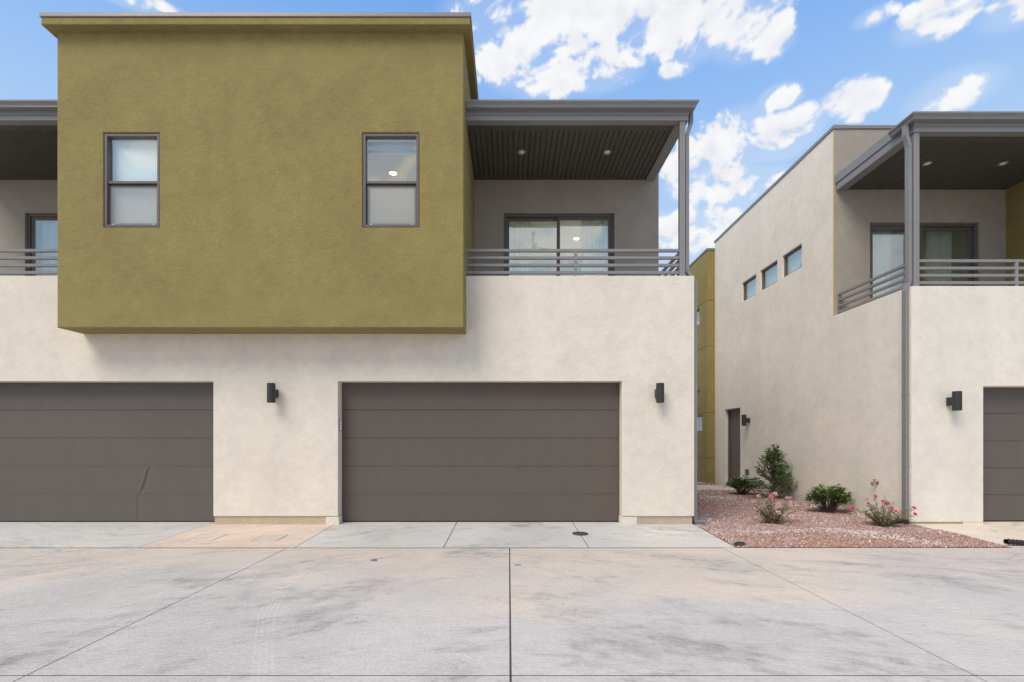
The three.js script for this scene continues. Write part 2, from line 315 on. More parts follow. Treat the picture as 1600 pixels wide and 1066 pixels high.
{
  const xs = [-24, -15.2, -12.1, -9.1, -6.08, -3.08, 0.012, 2.975, 9.0, 15, 24], zs = [-9, -4.4, -0.6, 3.105, 6.785];
  for (let i = 0; i < xs.length - 1; i++) for (let j = 0; j < zs.length - 1; j++) {
    const gx = [0.003, 0.003, 0.003, 0.003, 0.004, 0.0045, 0.0065, 0.0055][i] ?? 0.004, gy = [0.003, 0.003, 0.003, 0.004, 0.0045, 0.0065, 0.0055, 0.004][i] ?? 0.004, gz = 0.007; part(alley, 'concrete_slab', slab(xs[i] + gx, xs[i + 1] - gy, zs[j] + gz, zs[j + 1] - (j === 3 ? (i > 6 ? 0.007 : 0.028) : gz), 0, 0), M.concrete);
  }
  for (let i = 1; i < xs.length - 1; i++) part(alley, 'joint_filler', B(xs[i] - 0.012, xs[i] + 0.012, -0.05, -0.0045, -9, 6.78), M.filler);
  for (const Z of [-4.4, -0.6, 3.105]) part(alley, 'joint_filler', B(-24, 24, -0.05, -0.004, Z - 0.012, Z + 0.012), M.filler);
  for (const [a, b] of [[-10.3, 3.165], [7.01, 14.5]]) part(alley, 'joint_filler', B(a, b, -0.05, -0.003, 6.745, 6.803), M.filler);
}
const apron = structure('driveway_apron', new THREE.Group());
for (const [x0, x1, m] of [[-10.3, -5.17, 'concreteCool'], [-5.17, -2.99, 'concreteTan'], [-2.99, -0.91, 'concreteCool'], [-0.91, 1.117, 'concreteCool'], [1.117, 3.17, 'concreteCool']])
  part(apron, 'concrete_slab', slab(x0 + 0.005, x1 - 0.005, 6.797, 8.62, 0.004, 0.064), M[m], m === 'concreteTan' ? 'tan tinted slab between the two garage doors' : undefined);
for (const x of [-5.17, -2.99, -0.91, 1.117]) part(apron, 'joint_filler', slab(x - 0.011, x + 0.011, 6.803, 8.5, -0.001, 0.056), M.filler);
const apron2 = structure('driveway_apron', new THREE.Group());
part(apron2, 'concrete_slab', slab(7.0, 14.5, 6.797, 8.75, 0.004, 0.06), M.concretePale);
const walk = structure('footpath', new THREE.Group());
part(walk, 'concrete_slab', slab(3.3, 6.94, 14.25, 15.75, 0.045, 0.045), M.concretePale);

// gravel bed between the houses
const bedY = (x, Z) => 0.012 + 0.03 * smooth(6.8, 7.6, Z) + 0.025 * noise(x * 0.9, Z * 0.7, 3.3) * smooth(6.8, 7.6, Z) - 0.02 * smooth(11, 16, Z);
{
  const nx = 38, nz = 120, x0 = 3.175, x1 = 7.02, Z0 = 6.778, Z1 = 24, pos = [], idx = [];
  for (let j = 0; j <= nz; j++) for (let i = 0; i <= nx; i++) { const x = lerp(x0, x1, i / nx), Z = lerp(Z0, Z1, j / nz); pos.push(x, bedY(x, Z) - 0.006, -Z); }
  for (let j = 0; j < nz; j++) for (let i = 0; i < nx; i++) { const a = j * (nx + 1) + i, b = a + 1, c = a + nx + 1, d = c + 1; idx.push(a, b, d, a, d, c); }
  const g = new THREE.BufferGeometry(); g.setAttribute('position', new THREE.Float32BufferAttribute(pos, 3)); g.setIndex(idx); g.computeVertexNormals();
  structure('gravel_bed', new THREE.Mesh(metric(g), new THREE.MeshStandardMaterial({ color: C(0.33, 0.225, 0.19), roughness: 1 })));
  const r = rng(5), stone = new THREE.IcosahedronGeometry(1, 0), p = stone.attributes.position;
  for (let k = 0; k < p.count; k++) { const q = 1 + 0.35 * noise(p.getX(k) * 3, p.getY(k) * 3, p.getZ(k) * 3 + 0.4); p.setXYZ(k, p.getX(k) * q, p.getY(k) * q * 0.75, p.getZ(k) * q); }
  stone.computeVertexNormals();
  const spots = [];
  const add = (Za, Zb, perM2, s) => { const n = Math.round((Zb - Za) * 3.7 * perM2); for (let k = 0; k < n; k++) spots.push([3.2 + r() * 3.75, Za + r() * (Zb - Za), s]); };
  add(6.775, 8.6, 5200, 0.0105); add(8.6, 10.8, 3600, 0.012); add(10.8, 14.2, 2000, 0.015); add(15.8, 20, 600, 0.02);
  const rocks = new THREE.InstancedMesh(stone, new THREE.MeshStandardMaterial({ color: C(1, 1, 1), roughness: 0.95 }), spots.length);
  const m = new THREE.Matrix4(), q = new THREE.Quaternion(), e = new THREE.Euler(), col = new THREE.Color();
  spots.forEach(([x, Z, s], k) => {
    const z = s * (0.6 + 1.0 * r() * r() + 0.25 * r());
    q.setFromEuler(e.set(r() * 6.3, r() * 6.3, r() * 6.3));
    m.compose(new THREE.Vector3(x, bedY(x, Z) + z * 0.15 + (r() < 0.2 ? z * 0.6 : 0), -Z), q, new THREE.Vector3(z * (0.8 + 0.6 * r()), z, z * (0.8 + 0.5 * r())));
    rocks.setMatrixAt(k, m);
    const pale = smooth(0.02, 0.42, fbm(x * 0.75 + 2, Z * 1.1, 6.2, 3)), red = smooth(-0.1, 0.4, fbm(x * 0.6 + 9, Z * 0.8, 1.2, 3) + (Z < 7.6 ? 0.15 : 0)), t = r();
    let c = t < 0.5 ? [0.39, 0.25, 0.21] : t < 0.72 ? [0.46, 0.345, 0.31] : t < 0.88 ? [0.28, 0.175, 0.15] : [0.58, 0.49, 0.455];
    if (r() < pale * 0.55) c = [0.66, 0.58, 0.56]; else if (r() < red * 0.4) c = [0.42, 0.215, 0.15];
    const v = 0.75 + 0.5 * r(); col.setRGB(c[0] * v, c[1] * v, c[2] * v); rocks.setColorAt(k, col);
  });
  rocks.name = 'gravel'; rocks.userData.kind = 'stuff'; rocks.userData.label = 'pinkish red crushed gravel between the two houses'; scene.add(rocks);
}

// ------------------------------------------------------------------ builders for house parts
function garageDoor(house, x0, x1, Z, y0, y1, mat, dents = null, label) {
  const d = sub(house, 'garage_door', label), h = (y1 - y0) / 5;
  for (let k = 0; k < 5; k++) {
    const a = y0 + k * h + (k ? 0.0005 : 0.02), b = y0 + (k + 1) * h - 0.0005, t = 0.05;
    const dent = dents?.[k];
    const xs = dent ? [x0, ...Array.from({ length: 49 }, (_, i) => lerp(dent[0], dent[1], i / 48)), x1] : [x0, x1];
    const pos = [], ys = dent ? 12 : 1;
    const col = [[-t, a], [-0.001, a], ...Array.from({ length: ys + 1 }, (_, j) => [0, lerp(a + 0.001, b - 0.018, j / ys)]), [0.004, b - 0.015], [0.004, b - 0.012], [-0.007, b - 0.001], [-t, b]];
    const at = (x, [o, y]) => { let w = o; if (dent && o === 0) { const f = (y - a) / (b - a), c = lerp(dent[2], dent[3], f) + 0.015 * Math.sin(f * 5), q = (x - c) / 0.035, env = smooth(0, 0.12, f) * (dent[4] ? smooth(1, 0.85, f) : 1); w += dent[5] * env * (Math.exp(-q * q * 2.2) - 0.9 * Math.exp(-(q - 1.3) * (q - 1.3) * 1.2)); } return [x, y, -Z + w]; };
    for (let i = 0; i < xs.length - 1; i++) for (let j = 0; j < col.length - 1; j++) { const A = at(xs[i], col[j]), Bq = at(xs[i + 1], col[j]), Cq = at(xs[i + 1], col[j + 1]), D = at(xs[i], col[j + 1]); pos.push(...A, ...Bq, ...Cq, ...A, ...Cq, ...D); }
    const g = new THREE.BufferGeometry(); g.setAttribute('position', new THREE.Float32BufferAttribute(pos, 3)); g.computeVertexNormals();
    part(d, 'door_panel', metric(g), mat, dent ? 'creased door panel with a slanting dent' : undefined);
  }
  part(d, 'bottom_seal', B(x0, x1, y0 - 0.004, y0 + 0.018, Z + 0.004, Z + 0.04), M.rubber);
  part(d, 'back_board', B(x0 - 0.05, x1 + 0.05, y0, y1 + 0.1, Z + 0.055, Z + 0.075), M.frame);
  for (const x of [x0, x1]) part(d, 'stop_molding', B(x - 0.016, x + 0.016, y0, y1, Z - 0.012, Z + 0.03), mat);
  return d;
}
function ring(x0, x1, y0, y1, w, Z0, Z1) { return join([CB(x0, x0 + w, y0, y1, Z0, Z1, 0.004), CB(x1 - w, x1, y0, y1, Z0, Z1, 0.004), CB(x0 + w, x1 - w, y1 - w, y1, Z0 + 0.001, Z1 - 0.001, 0.004), CB(x0 + w, x1 - w, y0, y0 + w, Z0 + 0.001, Z1 - 0.001, 0.004)]); }
function panes(p, x0, x1, y0, y1, Z) { part(p, 'pane', B(x0, x1, y0, y1, Z, Z + 0.0001).clone(), M.glass); }
function glassSheet(x0, x1, y0, y1, Z) { const g = new THREE.PlaneGeometry(x1 - x0, y1 - y0); g.translate((x0 + x1) / 2, (y0 + y1) / 2, -Z); return metric(g); }
function hungWindow(house, x0, x1, y0, y1, Z) {               // single hung, insect screen over the lower half
  const w = sub(house, 'window'), ym = lerp(y0, y1, 0.475);
  part(w, 'frame', ring(x0, x1, y0, y1, 0.042, Z - 0.008, Z + 0.09), M.frame);
  part(w, 'meeting_rail', CB(x0 + 0.043, x1 - 0.043, ym - 0.005, ym + 0.04, Z + 0.012, Z + 0.075), M.frame);
  part(w, 'pane', glassSheet(x0 + 0.042, x1 - 0.042, ym + 0.04, y1 - 0.042, Z + 0.045), M.glass);
  part(w, 'sash', ring(x0 + 0.045, x1 - 0.045, y0 + 0.045, ym - 0.008, 0.045, Z + 0.05, Z + 0.085), M.frame);
  part(w, 'pane', glassSheet(x0 + 0.09, x1 - 0.09, y0 + 0.09, ym - 0.053, Z + 0.068), M.glass);
  part(w, 'insect_screen', glassSheet(x0 + 0.06, x1 - 0.055, y0 + 0.05, ym - 0.045, Z + 0.038), M.screen);
  part(w, 'screen_frame', ring(x0 + 0.045, x1 - 0.045, y0 + 0.042, ym - 0.03, 0.016, Z + 0.03, Z + 0.046), M.frame);
  for (const x of [x0 + 0.12, x1 - 0.12]) part(w, 'pull_tab', B(x - 0.012, x + 0.012, y0 + 0.045, y0 + 0.062, Z + 0.02, Z + 0.034), M.white);
  return w;
}
function slidingDoor(house, x0, x1, y0, y1, Z, openSide) {
  const d = sub(house, 'sliding_door'), xm = (x0 + x1) / 2, w = 0.065;
  part(d, 'frame', ring(x0, x1, y0, y1, 0.055, Z, Z + 0.14), M.frame);
  const A = [x0 + 0.05, xm + 0.035], D = [xm - 0.035, x1 - 0.05];
  for (const [[a, b], dz] of openSide > 0 ? [[A, 0.075], [D, 0.03]] : [[A, 0.03], [D, 0.075]]) {
    part(d, 'sash', ring(a, b, y0 + 0.05, y1 - 0.05, w, Z + dz, Z + dz + 0.038), M.frame);
    part(d, 'pane', glassSheet(a + w, b - w, y0 + 0.05 + w, y1 - 0.05 - w, Z + dz + 0.012), M.glass);
    part(d, 'pane', glassSheet(a + w, b - w, y0 + 0.05 + w, y1 - 0.05 - w, Z + dz + 0.027), M.glass);
  }
  return d;
}
// a recessed balcony: t runs inward from the outer corner xc, s is its sign along x
function balcony(house, o) {
  const { xc, s, W, zf, zb, yp, yb, tb, tp, td, lamps, label } = o, X = (t) => xc + s * t, bx = (t0, t1, y0, y1, Z0, Z1, f = B) => { const a = X(t0), b = X(t1); return f(Math.min(a, b), Math.max(a, b), y0, y1, Z0, Z1); };
  const yf = yp - 0.46, yt = yb + 0.15;
  part(house, 'balcony_floor', bx(0.05, W + 0.1, yf - 0.25, yf, zf + 0.16, zb + 0.05), M.carpet);
  const a = X(0.004), b = X(W + 0.06), d0 = Math.min(X(td), X(td + 2.344)), d1 = Math.max(X(td), X(td + 2.344)), dTop = yf + 2.46;
  part(house, 'balcony_wall', frontWall(rect(Math.min(a, b), Math.max(a, b), yf - 0.1, o.top), [rect(d0, d1, yf, dTop)], zb, 0.2), M.grey);
  slidingDoor(house, d0, d1, yf, dTop, zb + 0.05, -s);
  // canopy
  const c = sub(house, 'canopy', label);
  part(c, 'front_beam', bx(tb, W, yb, yt, zf, zf + 0.14, CB), M.bronze);
  part(c, 'trim_strip', bx(tb - 0.008, W, yb + 0.085, yt + 0.01, zf - 0.012, zf - 0.001), M.bronze);
  part(c, 'beam_cover', bx(tb + 0.191, W, yb + 0.012, yb + 0.05, zf + 0.141, zf + 0.3), M.soffit);
  part(c, 'side_beam', bx(tb, tb + 0.19, yb, yt, zf + 0.142, zb + 0.0, CB), M.bronze);
  part(c, 'fascia', bx(tb - 0.02, tb + 0.02, yt + 0.002, yb + 0.33, zf + 0.1, zb, CB), M.bronze);
  part(c, 'roof_deck', bx(tb + 0.021, W + 0.01, yt - 0.02, yb + 0.30, zf + 0.03, zb - 0.004), M.bronze);
  const g0 = [X(tb), -(zf + 0.42)], g1 = [X(tb), -(zf - 0.014)], g2 = [X(W - 0.005), -(zf - 0.014)];
  const prof = [[0.001, yt + 0.005], [0.085, yt + 0.005], [0.09, yt + 0.018], [0.088, yt + 0.03], [0.10, yt + 0.055], [0.125, yt + 0.075], [0.13, yt + 0.082], [0.13, yt + 0.105], [0.118, yt + 0.105], [0.118, yt + 0.09], [0.001, yt + 0.09]];
  part(c, 'gutter', sweep(s < 0 ? [g2, g1, g0].map((q) => q) : [g0, g1, g2], prof), M.bronze);
  let n = 0;
  for (let t = tb + 0.195; t < W - 0.02; t += 0.1, n++) part(c, 'soffit_board', bx(t + 0.006, Math.min(t + 0.096, W), yb + 0.03, yb + 0.05, zf + 0.15, zb - 0.002, (...q) => CB(...q, 0.008)), M.soffit);
  part(c, 'soffit_backing', bx(tb + 0.18, W, yb + 0.056, yb + 0.075, zf + 0.145, zb - 0.003), M.soffit);
  part(house, 'post', bx(tp, tp + 0.095, yp - 0.01, yb + 0.002, zf + 0.02, zf + 0.115, CB), M.bronze);
  // railing
  const rl = sub(house, 'railing'), sr = sub(house, 'railing'), y = [0.05, 0.177, 0.304, 0.431];
  for (const k of y) {
    part(rl, 'rail', bx(tp + 0.09, W - 0.002, yp + k, yp + k + 0.048, zf + 0.045, zf + 0.095, (...q) => CB(...q, 0.004)), M.bronze);
    part(sr, 'rail', bx(tp + 0.022, tp + 0.072, yp + k, yp + k + 0.048, zf + 0.112, zb - 0.002, (...q) => CB(...q, 0.004)), M.bronze);
  }
  part(rl, 'baluster', bx((W + tp) / 2 - 0.025, (W + tp) / 2 + 0.025, yp - 0.005, yp + 0.478, zf + 0.043, zf + 0.097, CB), M.bronze);
  part(rl, 'wall_bracket', bx(W - 0.014, W + 0.003, yp + 0.04, yp + 0.478, zf + 0.035, zf + 0.105), M.bronze);
  part(sr, 'wall_bracket', bx(tp + 0.012, tp + 0.082, yp + 0.0, yp + 0.478, zb - 0.016, zb + 0.002), M.bronze);
  // downspout: from the gutter outlet in to the post, then out over the wall face and down
  const ds = sub(house, 'downspout'), zd = zf + 0.09, tm = tp - 0.045, sx = 0.058, sz = 0.085, tt = o.tTop ?? 0.03;
  const pt = (t, yy, Z = zd) => [X(t), yy, Z];
  part(ds, 'pipe', prism([pt(tt, yt + 0.01), pt(tt, yt - 0.16), pt(tm, yt - 0.36), pt(tm, yp + 0.10), pt(-0.036, yp - 0.06), pt(-0.036, o.yg + 0.07), pt(-0.036 - 0.06, o.yg + 0.02)], sx, sz), M.bronze);
  for (const [t, yy] of [[tm, yt - 0.36], [-0.036, 2.3], [-0.036, 1.05], [tm, yp + 0.12]]) part(ds, 'strap', bx(t - sx / 2 - 0.004, t + sx / 2 + 0.004, yy - 0.014, yy + 0.014, zd - sz / 2 - 0.004, zd + sz / 2 + 0.004), M.bronze);
  // the room behind the door
  const xi0 = Math.min(X(0.28), X(W - 0.05)), xi1 = Math.max(X(0.28), X(W - 0.05)), yc = dTop + 0.42;
  const rm = sub(house, 'bedroom');
  part(rm, 'ceiling', B(xi0 - 0.1, xi1 + 0.1, yc, yc + 0.1, zb + 0.201, zb + 4.4), M.plaster);
  part(rm, 'interior_floor', B(xi0 - 0.1, xi1 + 0.1, yf - 0.2, yf, zb + 0.201, zb + 4.4), M.carpet);
  part(rm, 'interior_wall', B(xi0 - 0.1, xi1 + 0.1, yf, yc, zb + 4.2, zb + 4.35), M.plaster);
  part(rm, 'interior_wall', B(xi0 - 0.1, xi0, yf, yc, zb + 0.201, zb + 4.2), M.plaster);
  part(rm, 'interior_wall', B(xi1, xi1 + 0.1, yf, yc, zb + 0.201, zb + 4.2), M.plaster);
  return { d0, d1, yf, dTop, yc };
}
function drape(x0, x1, y0, y1, Z, folds, phase, label) {
  const nx = 90, ny = 10, pos = [], idx = [];
  for (let j = 0; j <= ny; j++) for (let i = 0; i <= nx; i++) { const u = i / nx, v = j / ny, a = u * folds * 2 * Math.PI + phase; pos.push(lerp(x0, x1, u) + 0.012 * Math.sin(a * 0.5 + 1), lerp(y0, y1, v), -(Z + 0.035 * Math.sin(a + 0.4 * Math.sin(a * 0.37)) * (1.1 - 0.3 * v))); }
  for (let j = 0; j < ny; j++) for (let i = 0; i < nx; i++) { const a = j * (nx + 1) + i, b = a + 1, c = a + nx + 1, d = c + 1; idx.push(a, b, d, a, d, c); }
  const g = new THREE.BufferGeometry(); g.setAttribute('position', new THREE.Float32BufferAttribute(pos, 3)); g.setIndex(idx); g.computeVertexNormals();
  const o = part(scene, numbered('curtain'), metric(g), M.fabric); return tag(o, label, 'curtain', 'curtains behind the balcony doors');
}

// ------------------------------------------------------------------ the house with the olive box
const H1 = thing('townhouse', 'cream townhouse pair with a windowed olive box overhanging two garage doors', 'house', 'townhouses');
const ZW = 8.33, ZO = 7.836, ZB = 10.3;
{
  const h = H1, g0 = [-2.926, 1.94], g1 = [-9.93, -5.064], yo = 2.508;
  part(h, 'stucco_wall', frontWall([[-11.25, 4.317], [-11.25, 0.196], [g1[0], 0.196], [g1[0], yo], [g1[1], yo], [g1[1], 0.196], [g0[0], 0.196], [g0[0], yo], [g0[1], yo], [g0[1], 0.196], [3.18, 0.196], [3.18, 4.317]].reverse().map((q) => q), [], ZW, 0.2), M.cream);
  for (const [a, b] of [[-11.25, -9.93], [-5.064, -2.926], [1.94, 3.18]]) part(h, 'footing', CB(a + 0.012, b - (b > 3 ? 0.03 : 0.012), -0.08, 0.2, ZW + 0.022, ZW + 0.19), M.footing);
  part(h, 'footing_patch', CB(-3.14, -2.915, 0.03, 0.19, ZW + 0.008, ZW + 0.18, 0.015), M.cream);
  part(h, 'footing_patch', CB(1.925, 2.2, 0.03, 0.188, ZW + 0.008, ZW + 0.18, 0.015), M.cream);
  garageDoor(h, g0[0] + 0.001, g0[1] - 0.001, ZW + 0.205, 0.064, 2.53, M.door, null, 'taupe sectional garage door below the balcony');
  garageDoor(h, g1[0], g1[1] - 0.001, ZW + 0.205, 0.064, 2.53, M.doorCool, { 1: [-6.75, -6.15, -6.51, -6.32, true, 0.010], 0: [-6.85, -6.25, -6.56, -6.53, false, 0.006] }, 'taupe sectional garage door with two creased panels');
  // outer walls
  part(h, 'stucco_wall', sideWall([[ZW + 0.2, -0.08], [18, -0.08], [18, 8.1], [ZB + 0.012, 8.1], [ZB + 0.012, 4.317], [ZW + 0.2, 4.317]], [], 2.98, 0.2), M.cream);
  part(h, 'stucco_wall', sideWall([[ZW + 0.2, -0.08], [18, -0.08], [18, 8.1], [ZB + 0.012, 8.1], [ZB + 0.012, 4.317], [ZW + 0.2, 4.317]], [], -11.25, 0.2), M.cream);
  part(h, 'stucco_wall', B(-11.25, 3.18, -0.08, 8.1, 18.001, 18.2), M.cream);
  // olive box
  const ox0 = -7.28, ox1 = -0.73, yl = 3.315, yh = 8.077;
  const wl = [-6.537, -5.63], wr = [-2.361, -1.443], wy = [4.933, 6.46];
  const box = sub(h, 'olive_box');
  part(box, 'box_wall', frontWall(rect(ox0, ox1, yl, yh + 0.1), [rect(wl[0], wl[1], wy[0], wy[1]), rect(wr[0], wr[1], wy[0], wy[1])], ZO, 0.2, 0.014), M.olive);
  part(box, 'box_wall', sideWall([[ZO + 0.2, yl], [18, yl], [18, yh + 0.1], [ZO + 0.2, yh + 0.1]], [], ox1 - 0.2, 0.2, 0.004), M.olive);
  part(box, 'box_wall', sideWall([[ZO + 0.2, yl], [18, yl], [18, yh + 0.1], [ZO + 0.2, yh + 0.1]], [], ox0, 0.2, 0.004), M.olive);
  part(box, 'underside', B(ox0 + 0.012, ox1 - 0.012, yl + 0.004, yl + 0.2, ZO + 0.19, ZW + 0.1), M.olive);
  part(box, 'roof_slab', B(ox0 + 0.21, ox1 - 0.21, 7.6, 7.9, ZO + 0.21, 17.9), M.plaster);
  part(box, 'cornice', frontWall(rect(ox0 - 0.12, ox1 + 0.12, yh, yh + 0.115), [], ZO - 0.145, 0.33, 0.012), M.olive);
  for (const [a, b] of [[ox0 - 0.118, ox0 + 0.1], [ox1 - 0.1, ox1 + 0.118]]) part(box, 'cornice', B(a, b, yh + 0.002, yh + 0.113, ZO + 0.186, 18.1), M.olive);
  part(box, 'coping', CB(ox0 - 0.135, ox1 + 0.135, yh + 0.116, yh + 0.185, ZO - 0.16, ZO + 0.15), M.bronze);
  for (const [a, b] of [[ox0 - 0.134, ox0 + 0.12], [ox1 - 0.12, ox1 + 0.134]]) part(box, 'coping', B(a, b, yh + 0.118, yh + 0.184, ZO + 0.151, 18.12), M.bronze);
  hungWindow(h, wl[0] + 0.008, wl[1] - 0.008, wy[0] + 0.008, wy[1] - 0.008, ZO + 0.022);
  hungWindow(h, wr[0] + 0.008, wr[1] - 0.008, wy[0] + 0.008, wy[1] - 0.008, ZO + 0.022);
  const rm = sub(h, 'bedroom');
  part(rm, 'ceiling', B(ox0 + 0.2, ox1 - 0.2, 6.9, 7.0, ZO + 0.201, 12.4), M.plaster);
  part(rm, 'interior_floor', B(ox0 + 0.2, ox1 - 0.2, 3.70, 3.86, ZO + 0.201, 12.4), M.carpet);
  part(rm, 'interior_wall', B(ox0 + 0.2, ox1 - 0.2, 3.86, 6.9, 12.2, 12.35), M.plaster);
  part(rm, 'interior_wall', B(-4.06, -3.94, 3.86, 6.9, ZO + 0.201, 12.2), M.plaster);
  part(rm, 'interior_wall', B(ox0 + 0.201, ox0 + 0.24, 3.86, 6.9, ZO + 0.201, 12.2), M.plaster);
  part(rm, 'interior_wall', B(ox1 - 0.24, ox1 - 0.201, 3.86, 6.9, ZO + 0.201, 12.2), M.plaster);
  // roofs over the wings
  for (const [a, b] of [[-0.72, 2.99], [-11.06, -7.29]]) part(h, 'roof_slab', B(a, b, 7.55, 7.8, ZB + 0.21, 18), M.plaster);
  for (const [a, b] of [[-0.72, 3.21], [-11.28, -7.29]]) part(h, 'coping', CB(a, b, 8.101, 8.17, ZB - 0.03, ZB + 0.24), M.bronze);
}
const lb = balcony(H1, { xc: 3.18, s: -1, W: 3.91, zf: ZW, zb: ZB, yp: 4.317, yb: 6.98, tb: 0.10, tp: 0.145, td: 0.944, top: 8.1, yg: 0.05, label: 'dark bronze canopy above the balcony beside the gravel gap' });
const fb = balcony(H1, { xc: -11.25, s: 1, W: 3.97, zf: ZW, zb: ZB, yp: 4.317, yb: 6.98, tb: 0.10, tp: 0.145, td: 1.0, top: 8.1, yg: 0.05 });
rebase(H1, -4, 0, 13);

// ------------------------------------------------------------------ the neighbouring house across the gravel bed
const H2 = thing('townhouse', 'cream townhouse with three small upper windows along its side wall', 'house', 'townhouses');
const ZR = 8.4, ZRB = 10.41, XR = 6.96;
{
  const h = H2, gx = [8.20, 13.07], yo = 2.43;
  part(h, 'stucco_wall', frontWall([[XR, 0.085], [gx[0], 0.085], [gx[0], yo], [gx[1], yo], [gx[1], 0.085], [14.2, 0.085], [14.2, 4.164], [XR, 4.164]], [], ZR, 0.2), M.creamCool);
  part(h, 'footing', CB(XR + 0.01, gx[0] - 0.012, -0.08, 0.084, ZR + 0.02, ZR + 0.19), M.footing);
  part(h, 'footing_patch', CB(7.86, gx[0] + 0.004, 0.02, 0.088, ZR + 0.006, ZR + 0.18, 0.012), M.creamCool);
  garageDoor(h, gx[0] + 0.001, gx[1] - 0.001, ZR + 0.205, 0.062, 2.46, M.doorCool, null, 'grey sectional garage door of the neighbouring house');
  const win = [[13.70, 14.51], [12.61, 13.46], [11.557, 12.376]], wy = [5.62, 6.18];
  part(h, 'stucco_wall', sideWall([[ZR + 0.2, 0.03], [14.63, 0.03], [14.63, 2.48], [15.66, 2.48], [15.66, 0.03], [16.43, 0.03], [16.43, 8.16], [ZRB + 0.012, 8.16], [ZRB + 0.012, 4.164], [ZR + 0.2, 4.164]], win.map(([a, b]) => rect(a, b, wy[0], wy[1])), XR, 0.22), M.creamCool);
  part(h, 'footing', B(XR + 0.025, XR + 0.2, -0.08, 0.03, ZR + 0.2, 14.62), M.footing);
  for (const [a, b] of win) {
    const w = sub(h, 'window'), q = 0.04, X0 = XR + 0.05;
    const bar = (Z0, Z1, y0, y1, e = 0) => B(X0 + e, X0 + 0.07 - e, y0, y1, Z0, Z1);
    part(w, 'frame', join([bar(a, a + q, wy[0], wy[1]), bar(b - q, b, wy[0], wy[1]), bar(a + q, b - q, wy[1] - q, wy[1], 0.001), bar(a + q, b - q, wy[0], wy[0] + q, 0.001)]), M.frame);
    for (const dx of [0.03, 0.045]) { const g = new THREE.PlaneGeometry(b - a - 2 * q, wy[1] - wy[0] - 2 * q); g.rotateY(-Math.PI / 2); g.translate(X0 + dx, (wy[0] + wy[1]) / 2, -(a + b) / 2); part(w, 'pane', metric(g), M.glass); }
  }
  const e = sub(h, 'entry_door', 'dark brown side entry door');
  part(e, 'door_leaf', CB(XR + 0.14, XR + 0.185, 0.06, 2.44, 14.70, 15.60), M.door);
  part(e, 'door_frame', join([B(XR + 0.10, XR + 0.2, 0.05, 2.479, 14.632, 14.695), B(XR + 0.10, XR + 0.2, 0.05, 2.479, 15.605, 15.658), B(XR + 0.101, XR + 0.2, 2.441, 2.478, 14.696, 15.604)]), M.frame);
  const kn = new THREE.SphereGeometry(0.028, 14, 10); kn.translate(XR + 0.10, 1.05, -14.78);
  part(e, 'door_knob', join([metric(kn), metric(cyl(0, 0, 0, 0.01, 0.06, 10).rotateZ(Math.PI / 2).translate(XR + 0.13, 1.05, -14.78))]), M.steel);
  part(e, 'threshold', B(XR + 0.02, XR + 0.2, 0.03, 0.058, 14.632, 15.658), M.steel);
  part(h, 'coping', CB(XR - 0.02, XR + 0.25, 8.161, 8.24, ZRB - 0.02, 16.45), M.bronze);
  part(h, 'coping', CB(XR + 0.251, 10.64, 8.161, 8.239, ZRB - 0.02, ZRB + 0.25), M.bronze);
  part(h, 'roof_slab', B(XR + 0.22, 14.1, 7.6, 7.85, ZRB + 0.21, 17), M.plaster);
  part(h, 'stucco_wall', B(14.0, 14.2, -0.05, 8.1, ZR + 0.21, 24), M.creamCool);
  part(h, 'corner_bead', B(XR - 0.002, XR + 0.012, 4.17, 8.155, ZRB - 0.003, ZRB + 0.02), new THREE.MeshStandardMaterial({ color: C(0.50, 0.37, 0.14), roughness: 0.9 }));
  // olive box of this house and the olive bay at the back
  const box = sub(h, 'olive_box');
  part(box, 'box_wall', frontWall(rect(10.64, 14.6, 3.16, 8.0), [], ZO + 0.06, 0.2, 0.014), M.olive);
  part(box, 'box_wall', B(10.64, 10.84, 3.165, 7.99, ZO + 0.262, 18), M.olive);
  part(box, 'underside', B(10.66, 14.58, 3.17, 3.3, ZO + 0.25, ZR + 0.1), M.olive);
  part(box, 'cornice', frontWall(rect(10.52, 14.6, 8.0, 8.115), [], ZO - 0.08, 0.33, 0.012), M.olive);
  part(box, 'cornice', B(10.522, 10.74, 8.002, 8.113, ZO + 0.252, 18), M.olive);
  part(box, 'coping', CB(10.505, 14.6, 8.116, 8.18, ZO - 0.1, ZO + 0.24), M.bronze);
  const bay = sub(h, 'olive_bay'), cuts = [-0.05, 0.89, 2.43, 4.68, 6.23, 7.92], bx0 = 6.70;
  for (let k = 0; k < 5; k++) {
    const y0 = cuts[k] + 0.007, y1 = cuts[k + 1] - 0.007;
    part(bay, 'stucco_panel', frontWall(rect(bx0, 7.4, y0, y1), [], 16.43, 0.2, 0.006), M.olive);
    const holes = k === 3 ? [rect(17.1, 17.9, 5.58, 6.15)] : k === 1 ? [rect(16.86, 17.8, 1.79, 2.36)] : [];
    part(bay, 'stucco_panel', sideWall(rect(16.632, 24, y0, y1), holes, bx0, 0.2, 0.006), M.olive);
  }
  part(bay, 'backing', B(bx0 + 0.012, 7.39, -0.05, 7.9, 16.45, 16.6), M.olive);
  part(bay, 'backing', join([B(bx0 + 0.012, bx0 + 0.19, -0.05, 1.78, 16.62, 23.9), B(bx0 + 0.012, bx0 + 0.19, 2.37, 5.57, 16.62, 23.9), B(bx0 + 0.012, bx0 + 0.19, 6.16, 7.9, 16.62, 23.9)]), M.olive);
  part(bay, 'coping', CB(bx0 - 0.02, 7.4, 7.921, 7.99, 16.41, 16.66), M.bronze);
  part(bay, 'coping', CB(bx0 - 0.02, bx0 + 0.22, 7.922, 7.989, 16.661, 24), M.bronze);
